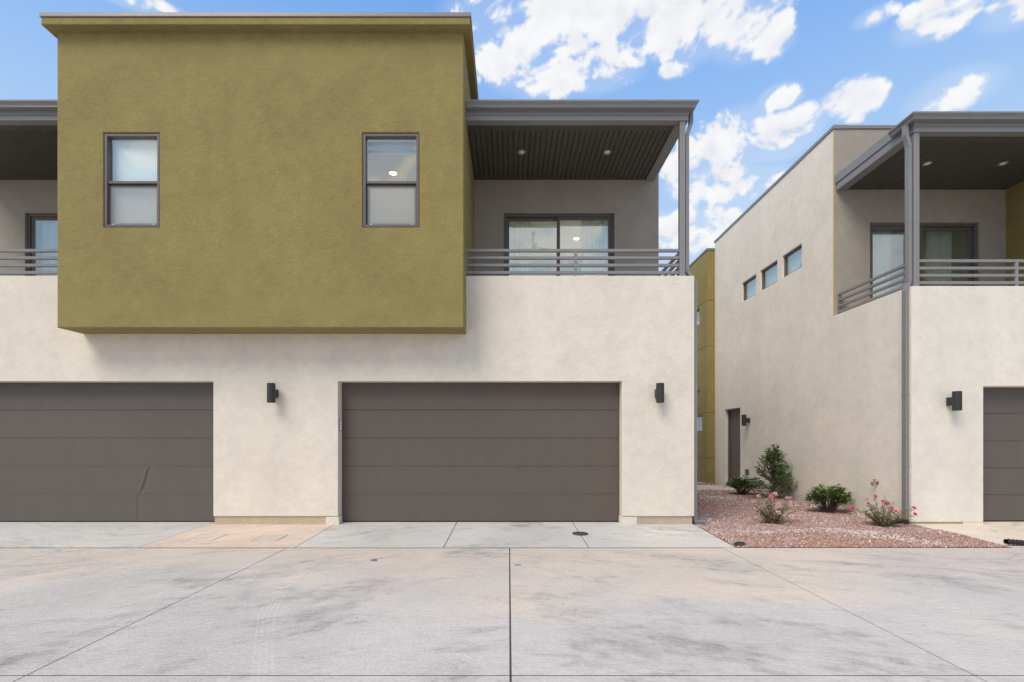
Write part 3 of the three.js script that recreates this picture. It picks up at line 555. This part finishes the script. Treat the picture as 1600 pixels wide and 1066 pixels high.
  for (const [Z0, Z1, y0, y1] of [[17.1, 17.9, 5.58, 6.15], [16.86, 17.8, 1.79, 2.36]]) {
    const w = sub(h, 'window'), X0 = bx0 + 0.05;
    part(w, 'frame', join([B(X0, X0 + 0.06, y0, y1, Z0, Z0 + 0.04), B(X0, X0 + 0.06, y0, y1, Z1 - 0.04, Z1), B(X0 + 0.001, X0 + 0.059, y1 - 0.04, y1, Z0 + 0.04, Z1 - 0.04), B(X0 + 0.001, X0 + 0.059, y0, y0 + 0.04, Z0 + 0.04, Z1 - 0.04)]), M.frame);
    const g = new THREE.PlaneGeometry(Z1 - Z0 - 0.08, y1 - y0 - 0.08); g.rotateY(-Math.PI / 2); g.translate(X0 + 0.03, (y0 + y1) / 2, -(Z0 + Z1) / 2); part(w, 'pane', metric(g), M.glass);
    part(w, 'shade', B(X0 + 0.16, X0 + 0.17, y0, y1, Z0, Z1), y0 < 3 ? new THREE.MeshStandardMaterial({ color: C(0.16, 0.24, 0.21), roughness: 0.8 }) : M.shade);
  }
  part(bay, 'wall_vent', join([CB(bx0 - 0.045, bx0 - 0.001, 3.25, 3.40, 17.12, 17.26), B(bx0 - 0.06, bx0 - 0.045, 3.36, 3.41, 17.11, 17.27)]), M.bronze);
  part(h, 'stucco_wall', B(7.0, 14.0, -0.05, 7.9, 23.9, 24.1), M.creamCool);
  // rooms behind the side windows
  const rm = sub(h, 'hallway');
  part(rm, 'ceiling', B(XR + 0.23, 10.6, 6.6, 6.7, ZRB + 4.42, 16.4), M.plaster);
  part(rm, 'interior_floor', B(XR + 0.23, 10.6, 3.6, 3.7, ZRB + 0.3, 16.4), M.carpet);
  part(rm, 'interior_wall', B(10.3, 10.4, 3.7, 7.5, ZRB + 0.3, 16.4), M.plaster);
  part(rm, 'interior_wall', B(XR + 0.23, 10.3, 3.7, 7.5, 16.2, 16.35), M.plaster);
}
const rb = balcony(H2, { xc: XR, s: 1, W: 3.68, zf: ZR, zb: ZRB, yp: 4.164, yb: 6.83, tb: 0.04, tp: 0.062, td: 0.78, top: 8.16, yg: 0.04, tTop: -0.035, label: 'dark bronze canopy of the neighbouring balcony' });
rebase(H2, 10.5, 0, 14);

// ------------------------------------------------------------------ curtains, blinds, fan and lamps inside the rooms
drape(lb.d0 + 0.06, lb.d0 + 0.62, lb.yf + 0.02, lb.dTop + 0.12, ZB + 0.29, 5, 0.4, 'pale curtain gathered beside the olive wall behind the balcony door');
drape(lb.d1 - 0.66, lb.d1 - 0.02, lb.yf + 0.02, lb.dTop + 0.12, ZB + 0.29, 6, 2.0, 'pale curtain at the outer jamb of the balcony door by the gravel gap');
drape(fb.d0 + 0.02, fb.d0 + 1.2, fb.yf + 0.02, fb.dTop + 0.12, ZB + 0.29, 6, 1.1, 'wide pale curtain behind the balcony door above the creased garage door');
drape(rb.d0 + 0.03, rb.d0 + 0.72, rb.yf + 0.02, rb.dTop + 0.12, ZRB + 0.36, 5, 0.2, 'white curtain beside the downspout behind the neighbouring balcony door');
drape(rb.d1 - 0.82, rb.d1 - 0.25, rb.yf + 0.02, rb.dTop + 0.12, ZRB + 0.36, 5, 1.7, 'pale curtain at the far jamb of the neighbouring balcony door');
{
  const sh = thing('roller_shade', 'white shade drawn behind the olive box window above the creased garage door', 'window shade');
  part(sh, 'shade_cloth', B(-6.50, -5.66, 4.95, 6.38, ZO + 0.142, ZO + 0.145), M.shade);
  part(sh, 'head_rail', CB(-6.52, -5.645, 6.38, 6.445, ZO + 0.13, ZO + 0.19), M.white);
  rebase(sh, -6.08, 4.95, ZO + 0.24);
  const bl = thing('blind_valance', 'raised white blind stacked at the top of the window showing a lit lamp', 'window blind');
  part(bl, 'head_rail', CB(-2.33, -1.47, 6.36, 6.44, ZO + 0.215, ZO + 0.28), M.white);
  for (let k = 0; k < 4; k++) part(bl, 'slat', CB(-2.33, -1.47, 6.30 - k * 0.018, 6.312 - k * 0.018, ZO + 0.215, ZO + 0.27, 0.003), M.white);
  rebase(bl, -1.9, 6.24, ZO + 0.25);
}
function ceilingLight(x, y, Z, r, label, power) {             // recessed lamp, switched on
  const o = thing('ceiling_light', label, 'ceiling light');
  part(o, 'trim_ring', metric(new THREE.TorusGeometry(r, 0.012, 8, 28).rotateX(Math.PI / 2).translate(x, y - 0.003, -Z)), M.white);
  part(o, 'light_lens', metric(cyl(x, y - 0.006, Z, r, 0.008, 28)), M.glow);
  const l = new THREE.SpotLight(new THREE.Color(1, 0.9, 0.74), power, 0, 1.2, 0.6, 2); l.position.set(x, y - 0.02, -Z); l.target.position.set(x, y - 2, -Z); l.shadow.radius = 3; l.castShadow = true; l.name = 'lamp_glow'; o.add(l, l.target);
  return rebase(o, x, y, Z);
}
ceilingLight(-2.34, 6.9, 9.82, 0.085, 'lit round ceiling lamp seen through the olive box window', 14);
ceilingLight(1.75, lb.yc, 12.6, 0.085, 'lit round ceiling lamp in the bedroom behind the balcony door', 16);
{
  const f = thing('ceiling_fan', 'grey three bladed ceiling fan in the bedroom behind the balcony door', 'ceiling fan'), x = 0.62, Z = 12.3, y = lb.yc;
  const mat = new THREE.MeshStandardMaterial({ color: C(0.2, 0.21, 0.21), roughness: 0.5 });
  part(f, 'mount', metric(cyl(x, y - 0.03, Z, 0.04, 0.06, 20, 0.07)), mat);
  part(f, 'rod', metric(cyl(x, y - 0.17, Z, 0.014, 0.26, 10)), mat);
  part(f, 'motor', metric(cyl(x, y - 0.35, Z, 0.075, 0.12, 24, 0.10)), mat);
  for (let k = 0; k < 3; k++) { const s = new THREE.Shape([[0.06, -0.03], [0.25, -0.06], [0.62, -0.07], [0.66, -0.03], [0.66, 0.04], [0.6, 0.06], [0.06, 0.03]].map((q) => new THREE.Vector2(...q))); const g = new THREE.ExtrudeGeometry(s, { depth: 0.012, bevelEnabled: false }); g.rotateX(-Math.PI / 2 + 0.2); g.rotateY(0.35 + k * 2 * Math.PI / 3); g.translate(x, y - 0.36, -Z); part(f, 'blade', metric(g), mat); }
  rebase(f, x, y, Z);
}

// ------------------------------------------------------------------ outdoor lamps
function soffitLight(x, y, Z, label) {
  const o = thing('soffit_light', label, 'soffit light', 'recessed lamps in the balcony soffits');
  const ringG = new THREE.LatheGeometry([[0.052, 0.0], [0.055, -0.006], [0.075, -0.008], [0.082, -0.004], [0.082, 0.012]].map((q) => new THREE.Vector2(...q)), 32); ringG.translate(x, y, -Z);
  part(o, 'trim_ring', metric(ringG), M.bronze);
  const lens = new THREE.SphereGeometry(0.056, 24, 8, 0, Math.PI * 2, Math.PI * 0.62, Math.PI * 0.38); lens.scale(1, 0.55, 1); lens.translate(x, y + 0.012, -Z);
  part(o, 'lens', metric(lens), M.lens);
  return rebase(o, x, y, Z);
}
soffitLight(0.245, 7.008, 9.3, 'white recessed lamp above the sliding door, beside the olive wall');
soffitLight(1.884, 7.008, 9.3, 'white recessed lamp above the sliding door, beside the canopy post');
soffitLight(-10.0, 7.008, 9.3, 'white recessed lamp under the canopy above the creased garage door');
soffitLight(8.107, 6.858, 9.42, 'white recessed lamp beside the post of the neighbouring balcony');
soffitLight(9.575, 6.858, 9.42, 'white recessed lamp under the middle of the neighbouring canopy');
function wallLamp(x, y, Z, label, side = false) {               // tube sconce on a block bracket
  const o = thing('wall_lamp', label, 'wall lamp', 'black tube lamps on the walls'), r = 0.066, h = 0.325;
  const tube = new THREE.LatheGeometry([[0.03, -h / 2 + 0.03], [r - 0.008, -h / 2 + 0.03], [r - 0.008, -h / 2], [r - 0.002, -h / 2], [r, -h / 2 + 0.003], [r, h / 2 - 0.003], [r - 0.002, h / 2], [r - 0.008, h / 2], [r - 0.008, h / 2 - 0.02], [0.0, h / 2 - 0.02]].map((q) => new THREE.Vector2(...q)), 40);
  tube.translate(0, 0, 0.155);
  const block = CB(-0.05, 0.05, -0.068, 0.068, -0.115, 0.0, 0.006); block.translate(0, 0, 0.002);
  const lensG = cyl(0, -h / 2 + 0.034, 0, r - 0.009, 0.004, 24); lensG.translate(0, 0, 0.155);
  const pieces = [['lamp_tube', metric(tube), M.black], ['bracket', block, M.black], ['lens', metric(lensG), M.lens]];
  for (const [n, g, m] of pieces) part(o, n, g, m);
  o.position.set(x, y, -Z); if (side) o.rotation.y = -Math.PI / 2;
  return o;
}
wallLamp(-3.994, 2.295, ZW, 'black tube lamp on the cream pier between the two garage doors');
wallLamp(2.545, 2.295, ZW, 'black tube lamp on the cream wall below the balcony post');
wallLamp(7.60, 2.166, ZR, 'black tube lamp beside the garage door of the neighbouring house');
wallLamp(XR, 2.075, 14.07, 'black tube lamp beside the brown side entry door', true);

// ------------------------------------------------------------------ small things
{
  const k = thing('keypad', 'small cream keypad on the jamb of the garage door below the balcony', 'keypad');
  part(k, 'cover', CB(-2.925, -2.90, 1.675, 1.845, ZW + 0.055, ZW + 0.105, 0.005), M.creamCool);
  part(k, 'surround', CB(-2.9255, -2.913, 1.66, 1.852, ZW + 0.045, ZW + 0.115, 0.004), M.steel);
  rebase(k, -2.92, 1.675, ZW + 0.08);
  const b = thing('outlet_box', 'dark weatherproof outlet box low on the wall by the entry door', 'outlet box');
  part(b, 'box', CB(XR - 0.055, XR - 0.001, 0.49, 0.65, 14.09, 14.19, 0.008), M.frame);
  part(b, 'lid', CB(XR - 0.068, XR - 0.056, 0.485, 0.655, 14.085, 14.195, 0.004), M.frame);
  rebase(b, XR, 0.49, 14.14);
  const t = thing('hose_bib', 'brass garden tap on the side wall above a rose bush', 'tap');
  const q = (g) => { g.translate(XR, 0.70, -9.17); return metric(g); };
  part(t, 'flange', q(cyl(0, 0, 0, 0.032, 0.01, 20).rotateZ(Math.PI / 2).translate(-0.006, 0, 0)), M.brass);
  part(t, 'pipe', q(join([cyl(0, 0, 0, 0.014, 0.11, 14).rotateZ(Math.PI / 2).translate(-0.06, 0, 0), cyl(0, 0, 0, 0.017, 0.055, 14).rotateZ(0.5).translate(-0.105, -0.03, 0)])), M.brass);
  part(t, 'valve', q(cyl(0, 0, 0, 0.012, 0.06, 12).translate(-0.065, 0.03, 0)), M.brass);
  part(t, 'handle', q(new THREE.TorusGeometry(0.026, 0.006, 8, 20).rotateX(Math.PI / 2).translate(-0.065, 0.06, 0).toNonIndexed()), M.brass);
  rebase(t, XR, 0.7, 9.17);
}
function cover(name, x, Z, y, r, mat, label, cat, slope = 0) {
  const o = thing(name, label, cat);
  const disc = new THREE.LatheGeometry([[0, 0.008], [r * 0.8, 0.008], [r * 0.82, 0.005], [r * 0.88, 0.005], [r * 0.9, 0.008], [r * 0.985, 0.008], [r, 0.003], [r, -0.01]].map((q) => new THREE.Vector2(...q)), 36);
  part(o, 'lid', metric(disc), mat);
  part(o, 'screw', metric(cyl(0, 0.009, 0, r * 0.12, 0.004, 10)), M.steel);
  o.position.set(x, y, -Z); o.rotation.x = slope; return o;
}
cover('cleanout_cover', 1.12, 7.62, 0.033, 0.125, new THREE.MeshStandardMaterial({ color: C(0.06, 0.055, 0.052), roughness: 0.6 }), 'round dark cleanout cover set across an apron joint', 'drain cover', 0.033);
cover('survey_cap', -1.68, 6.06, 0.0, 0.042, M.steel, 'small dark round cap in the alley paving before the garage', 'survey marker');
cover('survey_cap', 0.105, 5.82, 0.0, 0.036, new THREE.MeshStandardMaterial({ color: C(0.3, 0.3, 0.3), roughness: 0.5 }), 'small pale grey round cap beside the straight alley joint', 'survey marker');
{
  const lid = (x0, x1, Z0, Z1, label) => {
    const o = thing('utility_lid', label, 'utility lid', 'flush lids in the tan slab'), y = (Z) => 0.004 + 0.06 * (Z - 6.797) / 1.823;
    const top = slab(x0 + 0.012, x1 - 0.012, Z0 + 0.012, Z1 - 0.012, y(Z0) + 0.004, y(Z1) + 0.004); part(o, 'lid', top, M.concreteLid);
    part(o, 'rim', join([[x0, x1, Z0, Z0 + 0.008], [x0, x1, Z1 - 0.008, Z1], [x0, x0 + 0.008, Z0 + 0.008, Z1 - 0.008], [x1 - 0.008, x1, Z0 + 0.008, Z1 - 0.008]].map(([a, b, c, d]) => { const g = slab(a, b, c, d, y(c) + 0.003, y(d) + 0.003); return g; })), M.steel);
    return rebase(o, (x0 + x1) / 2, 0, (Z0 + Z1) / 2);
  };
  lid(-4.78, -4.38, 7.15, 7.6, 'flush square utility lid in the tan slab, by the creased garage door');
  lid(-3.80, -3.42, 7.15, 7.55, 'flush square utility lid in the tan slab, below the wall lamp');
  const e = thing('drain_emitter', 'round black drain emitter at the corner of gravel, apron and alley', 'drain');
  part(e, 'cap', metric(new THREE.LatheGeometry([[0, 0.012], [0.03, 0.03], [0.06, 0.026], [0.075, 0.0], [0.075, -0.04]].map((q) => new THREE.Vector2(...q)), 28).translate(3.27, 0.03, -6.875)), M.rubber);
  part(e, 'rim', metric(new THREE.TorusGeometry(0.072, 0.009, 8, 28).rotateX(Math.PI / 2).translate(3.27, 0.03, -6.875)), M.rubber);
  rebase(e, 3.27, 0.02, 6.875);
  const p = thing('drain_pipe', 'black corrugated drain pipe end lying at the edge of the pale driveway', 'drain pipe');
  const prof = []; for (let i = 0; i <= 40; i++) prof.push(new THREE.Vector2(0.036 + 0.006 * Math.sin(i * 1.57), -0.3 + i * 0.015)); const pg = new THREE.LatheGeometry(prof, 18); pg.rotateZ(Math.PI / 2 - 0.08); pg.translate(7.32, 0.045, -6.87);
  part(p, 'pipe', metric(pg), M.rubber); rebase(p, 7.32, 0, 6.87);
  const bt = thing('downspout_boot', 'dark grey downspout boot at the cream house corner beside gravel', 'downspout boot');
  part(bt, 'boot', CB(3.20, 3.33, 0.02, 0.12, ZW + 0.03, ZW + 0.15, 0.02), M.steel); part(bt, 'outlet', CB(3.331, 3.40, 0.02, 0.08, ZW + 0.04, ZW + 0.13, 0.012), M.steel); rebase(bt, 3.26, 0.02, ZW + 0.1);
  const b2 = thing('downspout_boot', 'black downspout boot behind the rose bush at the neighbouring house corner', 'downspout boot');
  part(b2, 'boot', CB(6.80, 6.93, 0.02, 0.13, ZR + 0.03, ZR + 0.15, 0.02), M.rubber); part(b2, 'outlet', CB(6.72, 6.80, 0.02, 0.075, ZR + 0.04, ZR + 0.13, 0.012), M.rubber); rebase(b2, 6.86, 0.02, ZR + 0.1);
}

// ------------------------------------------------------------------ plants
function limb(pts, r0, r1) {                                    // tapered four sided stem through points
  const pos = [], n = pts.length, rings = pts.map((p, i) => { const d = new THREE.Vector3().subVectors(pts[Math.min(n - 1, i + 1)], pts[Math.max(0, i - 1)]).normalize(), a = new THREE.Vector3(Math.abs(d.y) > 0.9 ? 1 : 0, Math.abs(d.y) > 0.9 ? 0 : 1, 0).cross(d).normalize(), b = d.clone().cross(a), r = lerp(r0, r1, i / (n - 1)); return [0, 1, 2, 3, 4].map((k) => p.clone().addScaledVector(a, r * Math.cos(k * 1.2566)).addScaledVector(b, r * Math.sin(k * 1.2566))); });
  for (let i = 0; i < n - 1; i++) for (let k = 0; k < 5; k++) { const a = rings[i][k], b = rings[i][(k + 1) % 5], c = rings[i + 1][(k + 1) % 5], d = rings[i + 1][k]; for (const v of [a, b, c, a, c, d]) pos.push(v.x, v.y, v.z); }
  const g = new THREE.BufferGeometry(); g.setAttribute('position', new THREE.Float32BufferAttribute(pos, 3)); g.computeVertexNormals(); return metric(g);
}
class Leaves {
  constructor() { this.p = []; this.c = []; }
  add(at, dir, up, len, wid, col) {
    const d = dir.clone().normalize(), s = new THREE.Vector3().crossVectors(d, up).normalize(), u = new THREE.Vector3().crossVectors(s, d);
    const P = (a, b, c) => at.clone().addScaledVector(d, a * len).addScaledVector(s, b * wid).addScaledVector(u, c * len);
    const base = P(0, 0, 0), m1 = P(0.38, 0, 0.02), m2 = P(0.72, 0, 0.0), tip = P(1, 0, -0.1), l1 = P(0.35, -0.5, 0.1), r1 = P(0.35, 0.5, 0.1), l2 = P(0.7, -0.38, 0.06), r2 = P(0.7, 0.38, 0.06);
    for (const t of [[base, m1, l1], [base, r1, m1], [l1, m1, m2], [l1, m2, l2], [m1, r1, r2], [m1, r2, m2], [l2, m2, tip], [m2, r2, tip]]) for (const v of t) { this.p.push(v.x, v.y, v.z); this.c.push(...col); }
  }
  geo() { const g = new THREE.BufferGeometry(); g.setAttribute('position', new THREE.Float32BufferAttribute(this.p, 3)); g.setAttribute('color', new THREE.Float32BufferAttribute(this.c, 3)); g.computeVertexNormals(); return g; }
}
const leafMat = new THREE.MeshPhysicalMaterial({ color: C(1, 1, 1), vertexColors: true, roughness: 0.5, transmission: 0.3, thickness: 0, side: THREE.DoubleSide });
const barkMat = new THREE.MeshStandardMaterial({ color: C(0.11, 0.075, 0.05), roughness: 0.9 });
const petalMat = new THREE.MeshPhysicalMaterial({ color: C(1, 1, 1), vertexColors: true, roughness: 0.7, transmission: 0.3, thickness: 0, side: THREE.DoubleSide });
const V = (x, y, z) => new THREE.Vector3(x, y, z);
function shrub({ x, Z, w, h, twigs, per, leaf, cols, seed, shape, label, trunk = 0 }) {
  const o = thing('shrub', label, 'shrub', 'shrubs in the gravel bed'), r = rng(seed), lv = new Leaves(), stems = [];
  if (trunk) stems.push(limb([V(0, -0.03, 0), V(0.01, h * 0.3, 0.01), V(-0.01, h * 0.6, 0), V(0.01, h * 0.93, 0)], trunk, 0.005));
  for (let k = 0; k < twigs; k++) {
    const f = Math.pow((k + r()) / twigs, 0.9), a = r() * 6.283, [y, rad] = shape(f, a, r), q = 0.45 + 0.55 * Math.sqrt(r());
    const tip = V(Math.cos(a) * rad * q, y + 0.03 * (r() - 0.5), Math.sin(a) * rad * q * 0.9);
    const root = trunk ? V(0, Math.max(0.02, y * 0.72 - 0.08), 0) : V(tip.x * 0.12, -0.01, tip.z * 0.12);
    const mid = root.clone().lerp(tip, 0.55).add(V(0, (trunk ? -0.02 : 0.05) * (0.5 + r()), 0));
    stems.push(limb([root, mid, tip], trunk ? 0.007 : 0.009, 0.0025));
    for (let i = 0; i < per; i++) {
      const t = (trunk ? 0.25 : 0.42) + (trunk ? 0.77 : 0.6) * Math.sqrt(r()), p = t < 0.55 ? root.clone().lerp(mid, t / 0.55) : mid.clone().lerp(tip, (t - 0.55) / 0.45);
      p.add(V((r() - 0.5) * 0.11, (r() - 0.5) * 0.09, (r() - 0.5) * 0.11));
      const dir = V(Math.cos(a) + 1.8 * (r() - 0.5), 0.25 + 0.9 * (r() - 0.3), Math.sin(a) + 1.8 * (r() - 0.5)), c = cols[Math.floor(r() * cols.length)], v = 0.75 + 0.5 * r();
      lv.add(p, dir, V(0.3 * (r() - 0.5), 1, 0.3 * (r() - 0.5)), leaf * (0.65 + 0.6 * r()), leaf * 0.62 * (0.8 + 0.4 * r()), c.map((q2) => q2 * v));
    }
  }
  part(o, 'stems', join(stems), barkMat); part(o, 'foliage', lv.geo(), leafMat);
  o.position.set(x, bedY(x, Z), -Z); return o;
}
const deep = [[0.15, 0.22, 0.065], [0.20, 0.29, 0.08], [0.10, 0.165, 0.055], [0.28, 0.37, 0.11], [0.16, 0.23, 0.075]], mixed = [...deep, [0.32, 0.40, 0.14], [0.24, 0.31, 0.15], [0.37, 0.42, 0.20]];
const dome = (w, h) => (f, a, r) => { const e = f * 1.35; return [h * (0.30 + 0.62 * Math.cos(e) * (0.85 + 0.25 * r())), w / 2 * (0.35 + 0.65 * Math.sin(e)) * (0.8 + 0.35 * noise(a * 1.3, f * 3, w * 7) + 0.2 * r())]; };
const cone = (w, h) => (f, a, r) => [h * (0.16 + 0.80 * f), w / 2 * (0.10 + 0.95 * Math.pow(1 - f, 0.75)) * (0.8 + 0.3 * noise(a * 1.5, f * 4, 2.2) + 0.25 * r())];
shrub({ x: 6.52, Z: 12.0, w: 1.35, h: 1.36, twigs: 130, per: 13, leaf: 0.088, cols: mixed, seed: 11, shape: cone(1.35, 1.36), trunk: 0.022, label: 'tall cone shaped green shrub by the side wall near the entry door' });
shrub({ x: 6.22, Z: 12.95, w: 0.95, h: 0.46, twigs: 70, per: 13, leaf: 0.10, cols: deep, seed: 12, shape: dome(0.95, 0.46), label: 'low spreading dark green shrub between the entry door and the tall shrub' });
shrub({ x: 6.38, Z: 9.72, w: 0.98, h: 0.54, twigs: 85, per: 13, leaf: 0.092, cols: deep, seed: 13, shape: dome(0.98, 0.54), label: 'rounded dark green shrub between the tall shrub and the rose at the corner' });
shrub({ x: 3.98, Z: 10.9, w: 0.6, h: 0.30, twigs: 36, per: 12, leaf: 0.055, cols: mixed, seed: 14, shape: dome(0.6, 0.30), label: 'small green shrub half hidden behind the corner of the olive box house' });
function rose({ x, Z, w, h, stems: ns, seed, label, pinks, blooms }) {
  const o = thing('rose_bush', label, 'rose bush', 'pink roses in the gravel bed'), r = rng(seed), lv = new Leaves(), st = [], tips = [];
  const cols = [[0.19, 0.24, 0.09], [0.13, 0.18, 0.07], [0.28, 0.28, 0.12], [0.32, 0.20, 0.12], [0.24, 0.28, 0.12], [0.40, 0.33, 0.19]];
  for (let k = 0; k < ns; k++) {
    const a = r() * 6.283, R = w / 2 * (0.25 + 0.75 * r()), H = h * (0.45 + 0.55 * r()) * (1.05 - 0.35 * R / (w / 2));
    const root = V(Math.cos(a) * 0.04, -0.01, Math.sin(a) * 0.04), tip = V(Math.cos(a) * R, H, Math.sin(a) * R * 0.8), mid = root.clone().lerp(tip, 0.5).add(V(0, 0.06 * r(), 0));
    st.push(limb([root, mid, tip], 0.006, 0.002)); tips.push(tip);
    for (let i = 0; i < 34; i++) {
      const t = 0.15 + 0.85 * r(), p = t < 0.5 ? root.clone().lerp(mid, t * 2) : mid.clone().lerp(tip, t * 2 - 1);
      p.add(V((r() - 0.5) * 0.08, (r() - 0.5) * 0.06, (r() - 0.5) * 0.08));
      const c = cols[Math.floor(r() * cols.length)], v = 0.8 + 0.5 * r();
      lv.add(p, V(r() - 0.5, 0.4 * (r() - 0.3), r() - 0.5), V(0, 1, 0), 0.042 * (0.6 + 0.7 * r()), 0.027, c.map((q) => q * v));
    }
  }
  part(o, 'stems', join(st), new THREE.MeshStandardMaterial({ color: C(0.22, 0.15, 0.09), roughness: 0.9 })); part(o, 'foliage', lv.geo(), leafMat);
  tips.sort((p, q) => (q.y + 0.6 * q.z) - (p.y + 0.6 * p.z));
  for (let k = 0; k < blooms; k++) {
    const t = tips[Math.floor(k * tips.length * 0.75 / blooms)], fl = new Leaves(), c = pinks[k % pinks.length], sz = 0.034 + 0.022 * r();
    for (let ringK = 0; ringK < 3; ringK++) for (let i = 0; i < 6; i++) { const a = i * 1.047 + ringK * 0.5, e = 0.1 + ringK * 0.45; fl.add(V(0, ringK * 0.004, 0), V(Math.cos(a) * Math.cos(e), Math.sin(e), Math.sin(a) * Math.cos(e)), V(0, 1, 0), sz * (1 - ringK * 0.18), sz * 0.85, c.map((q) => q * (0.85 + 0.3 * r()))); }
    const m = part(o, 'flower', fl.geo(), petalMat); m.position.copy(t); m.rotation.set(0.7 + 0.5 * (r() - 0.5), 0, 0.8 * (r() - 0.5));
  }
  o.position.set(x, bedY(x, Z), -Z); return o;
}
rose({ x: 4.62, Z: 8.5, w: 1.02, h: 0.56, stems: 34, seed: 21, blooms: 15, pinks: [[0.80, 0.36, 0.40], [0.85, 0.50, 0.48], [0.75, 0.22, 0.32], [0.86, 0.60, 0.55]], label: 'rose bush with pale pink blooms in the middle of the gravel' });
rose({ x: 6.36, Z: 8.26, w: 0.98, h: 0.56, stems: 34, seed: 29, blooms: 9, pinks: [[0.72, 0.20, 0.26], [0.80, 0.34, 0.36], [0.66, 0.13, 0.22]], label: 'straggly rose bush with deep pink blooms at the corner downspout' });

scene.traverse((o) => { if (o.isMesh) { o.castShadow = true; o.receiveShadow = true; } });
renderer.render(scene, camera);
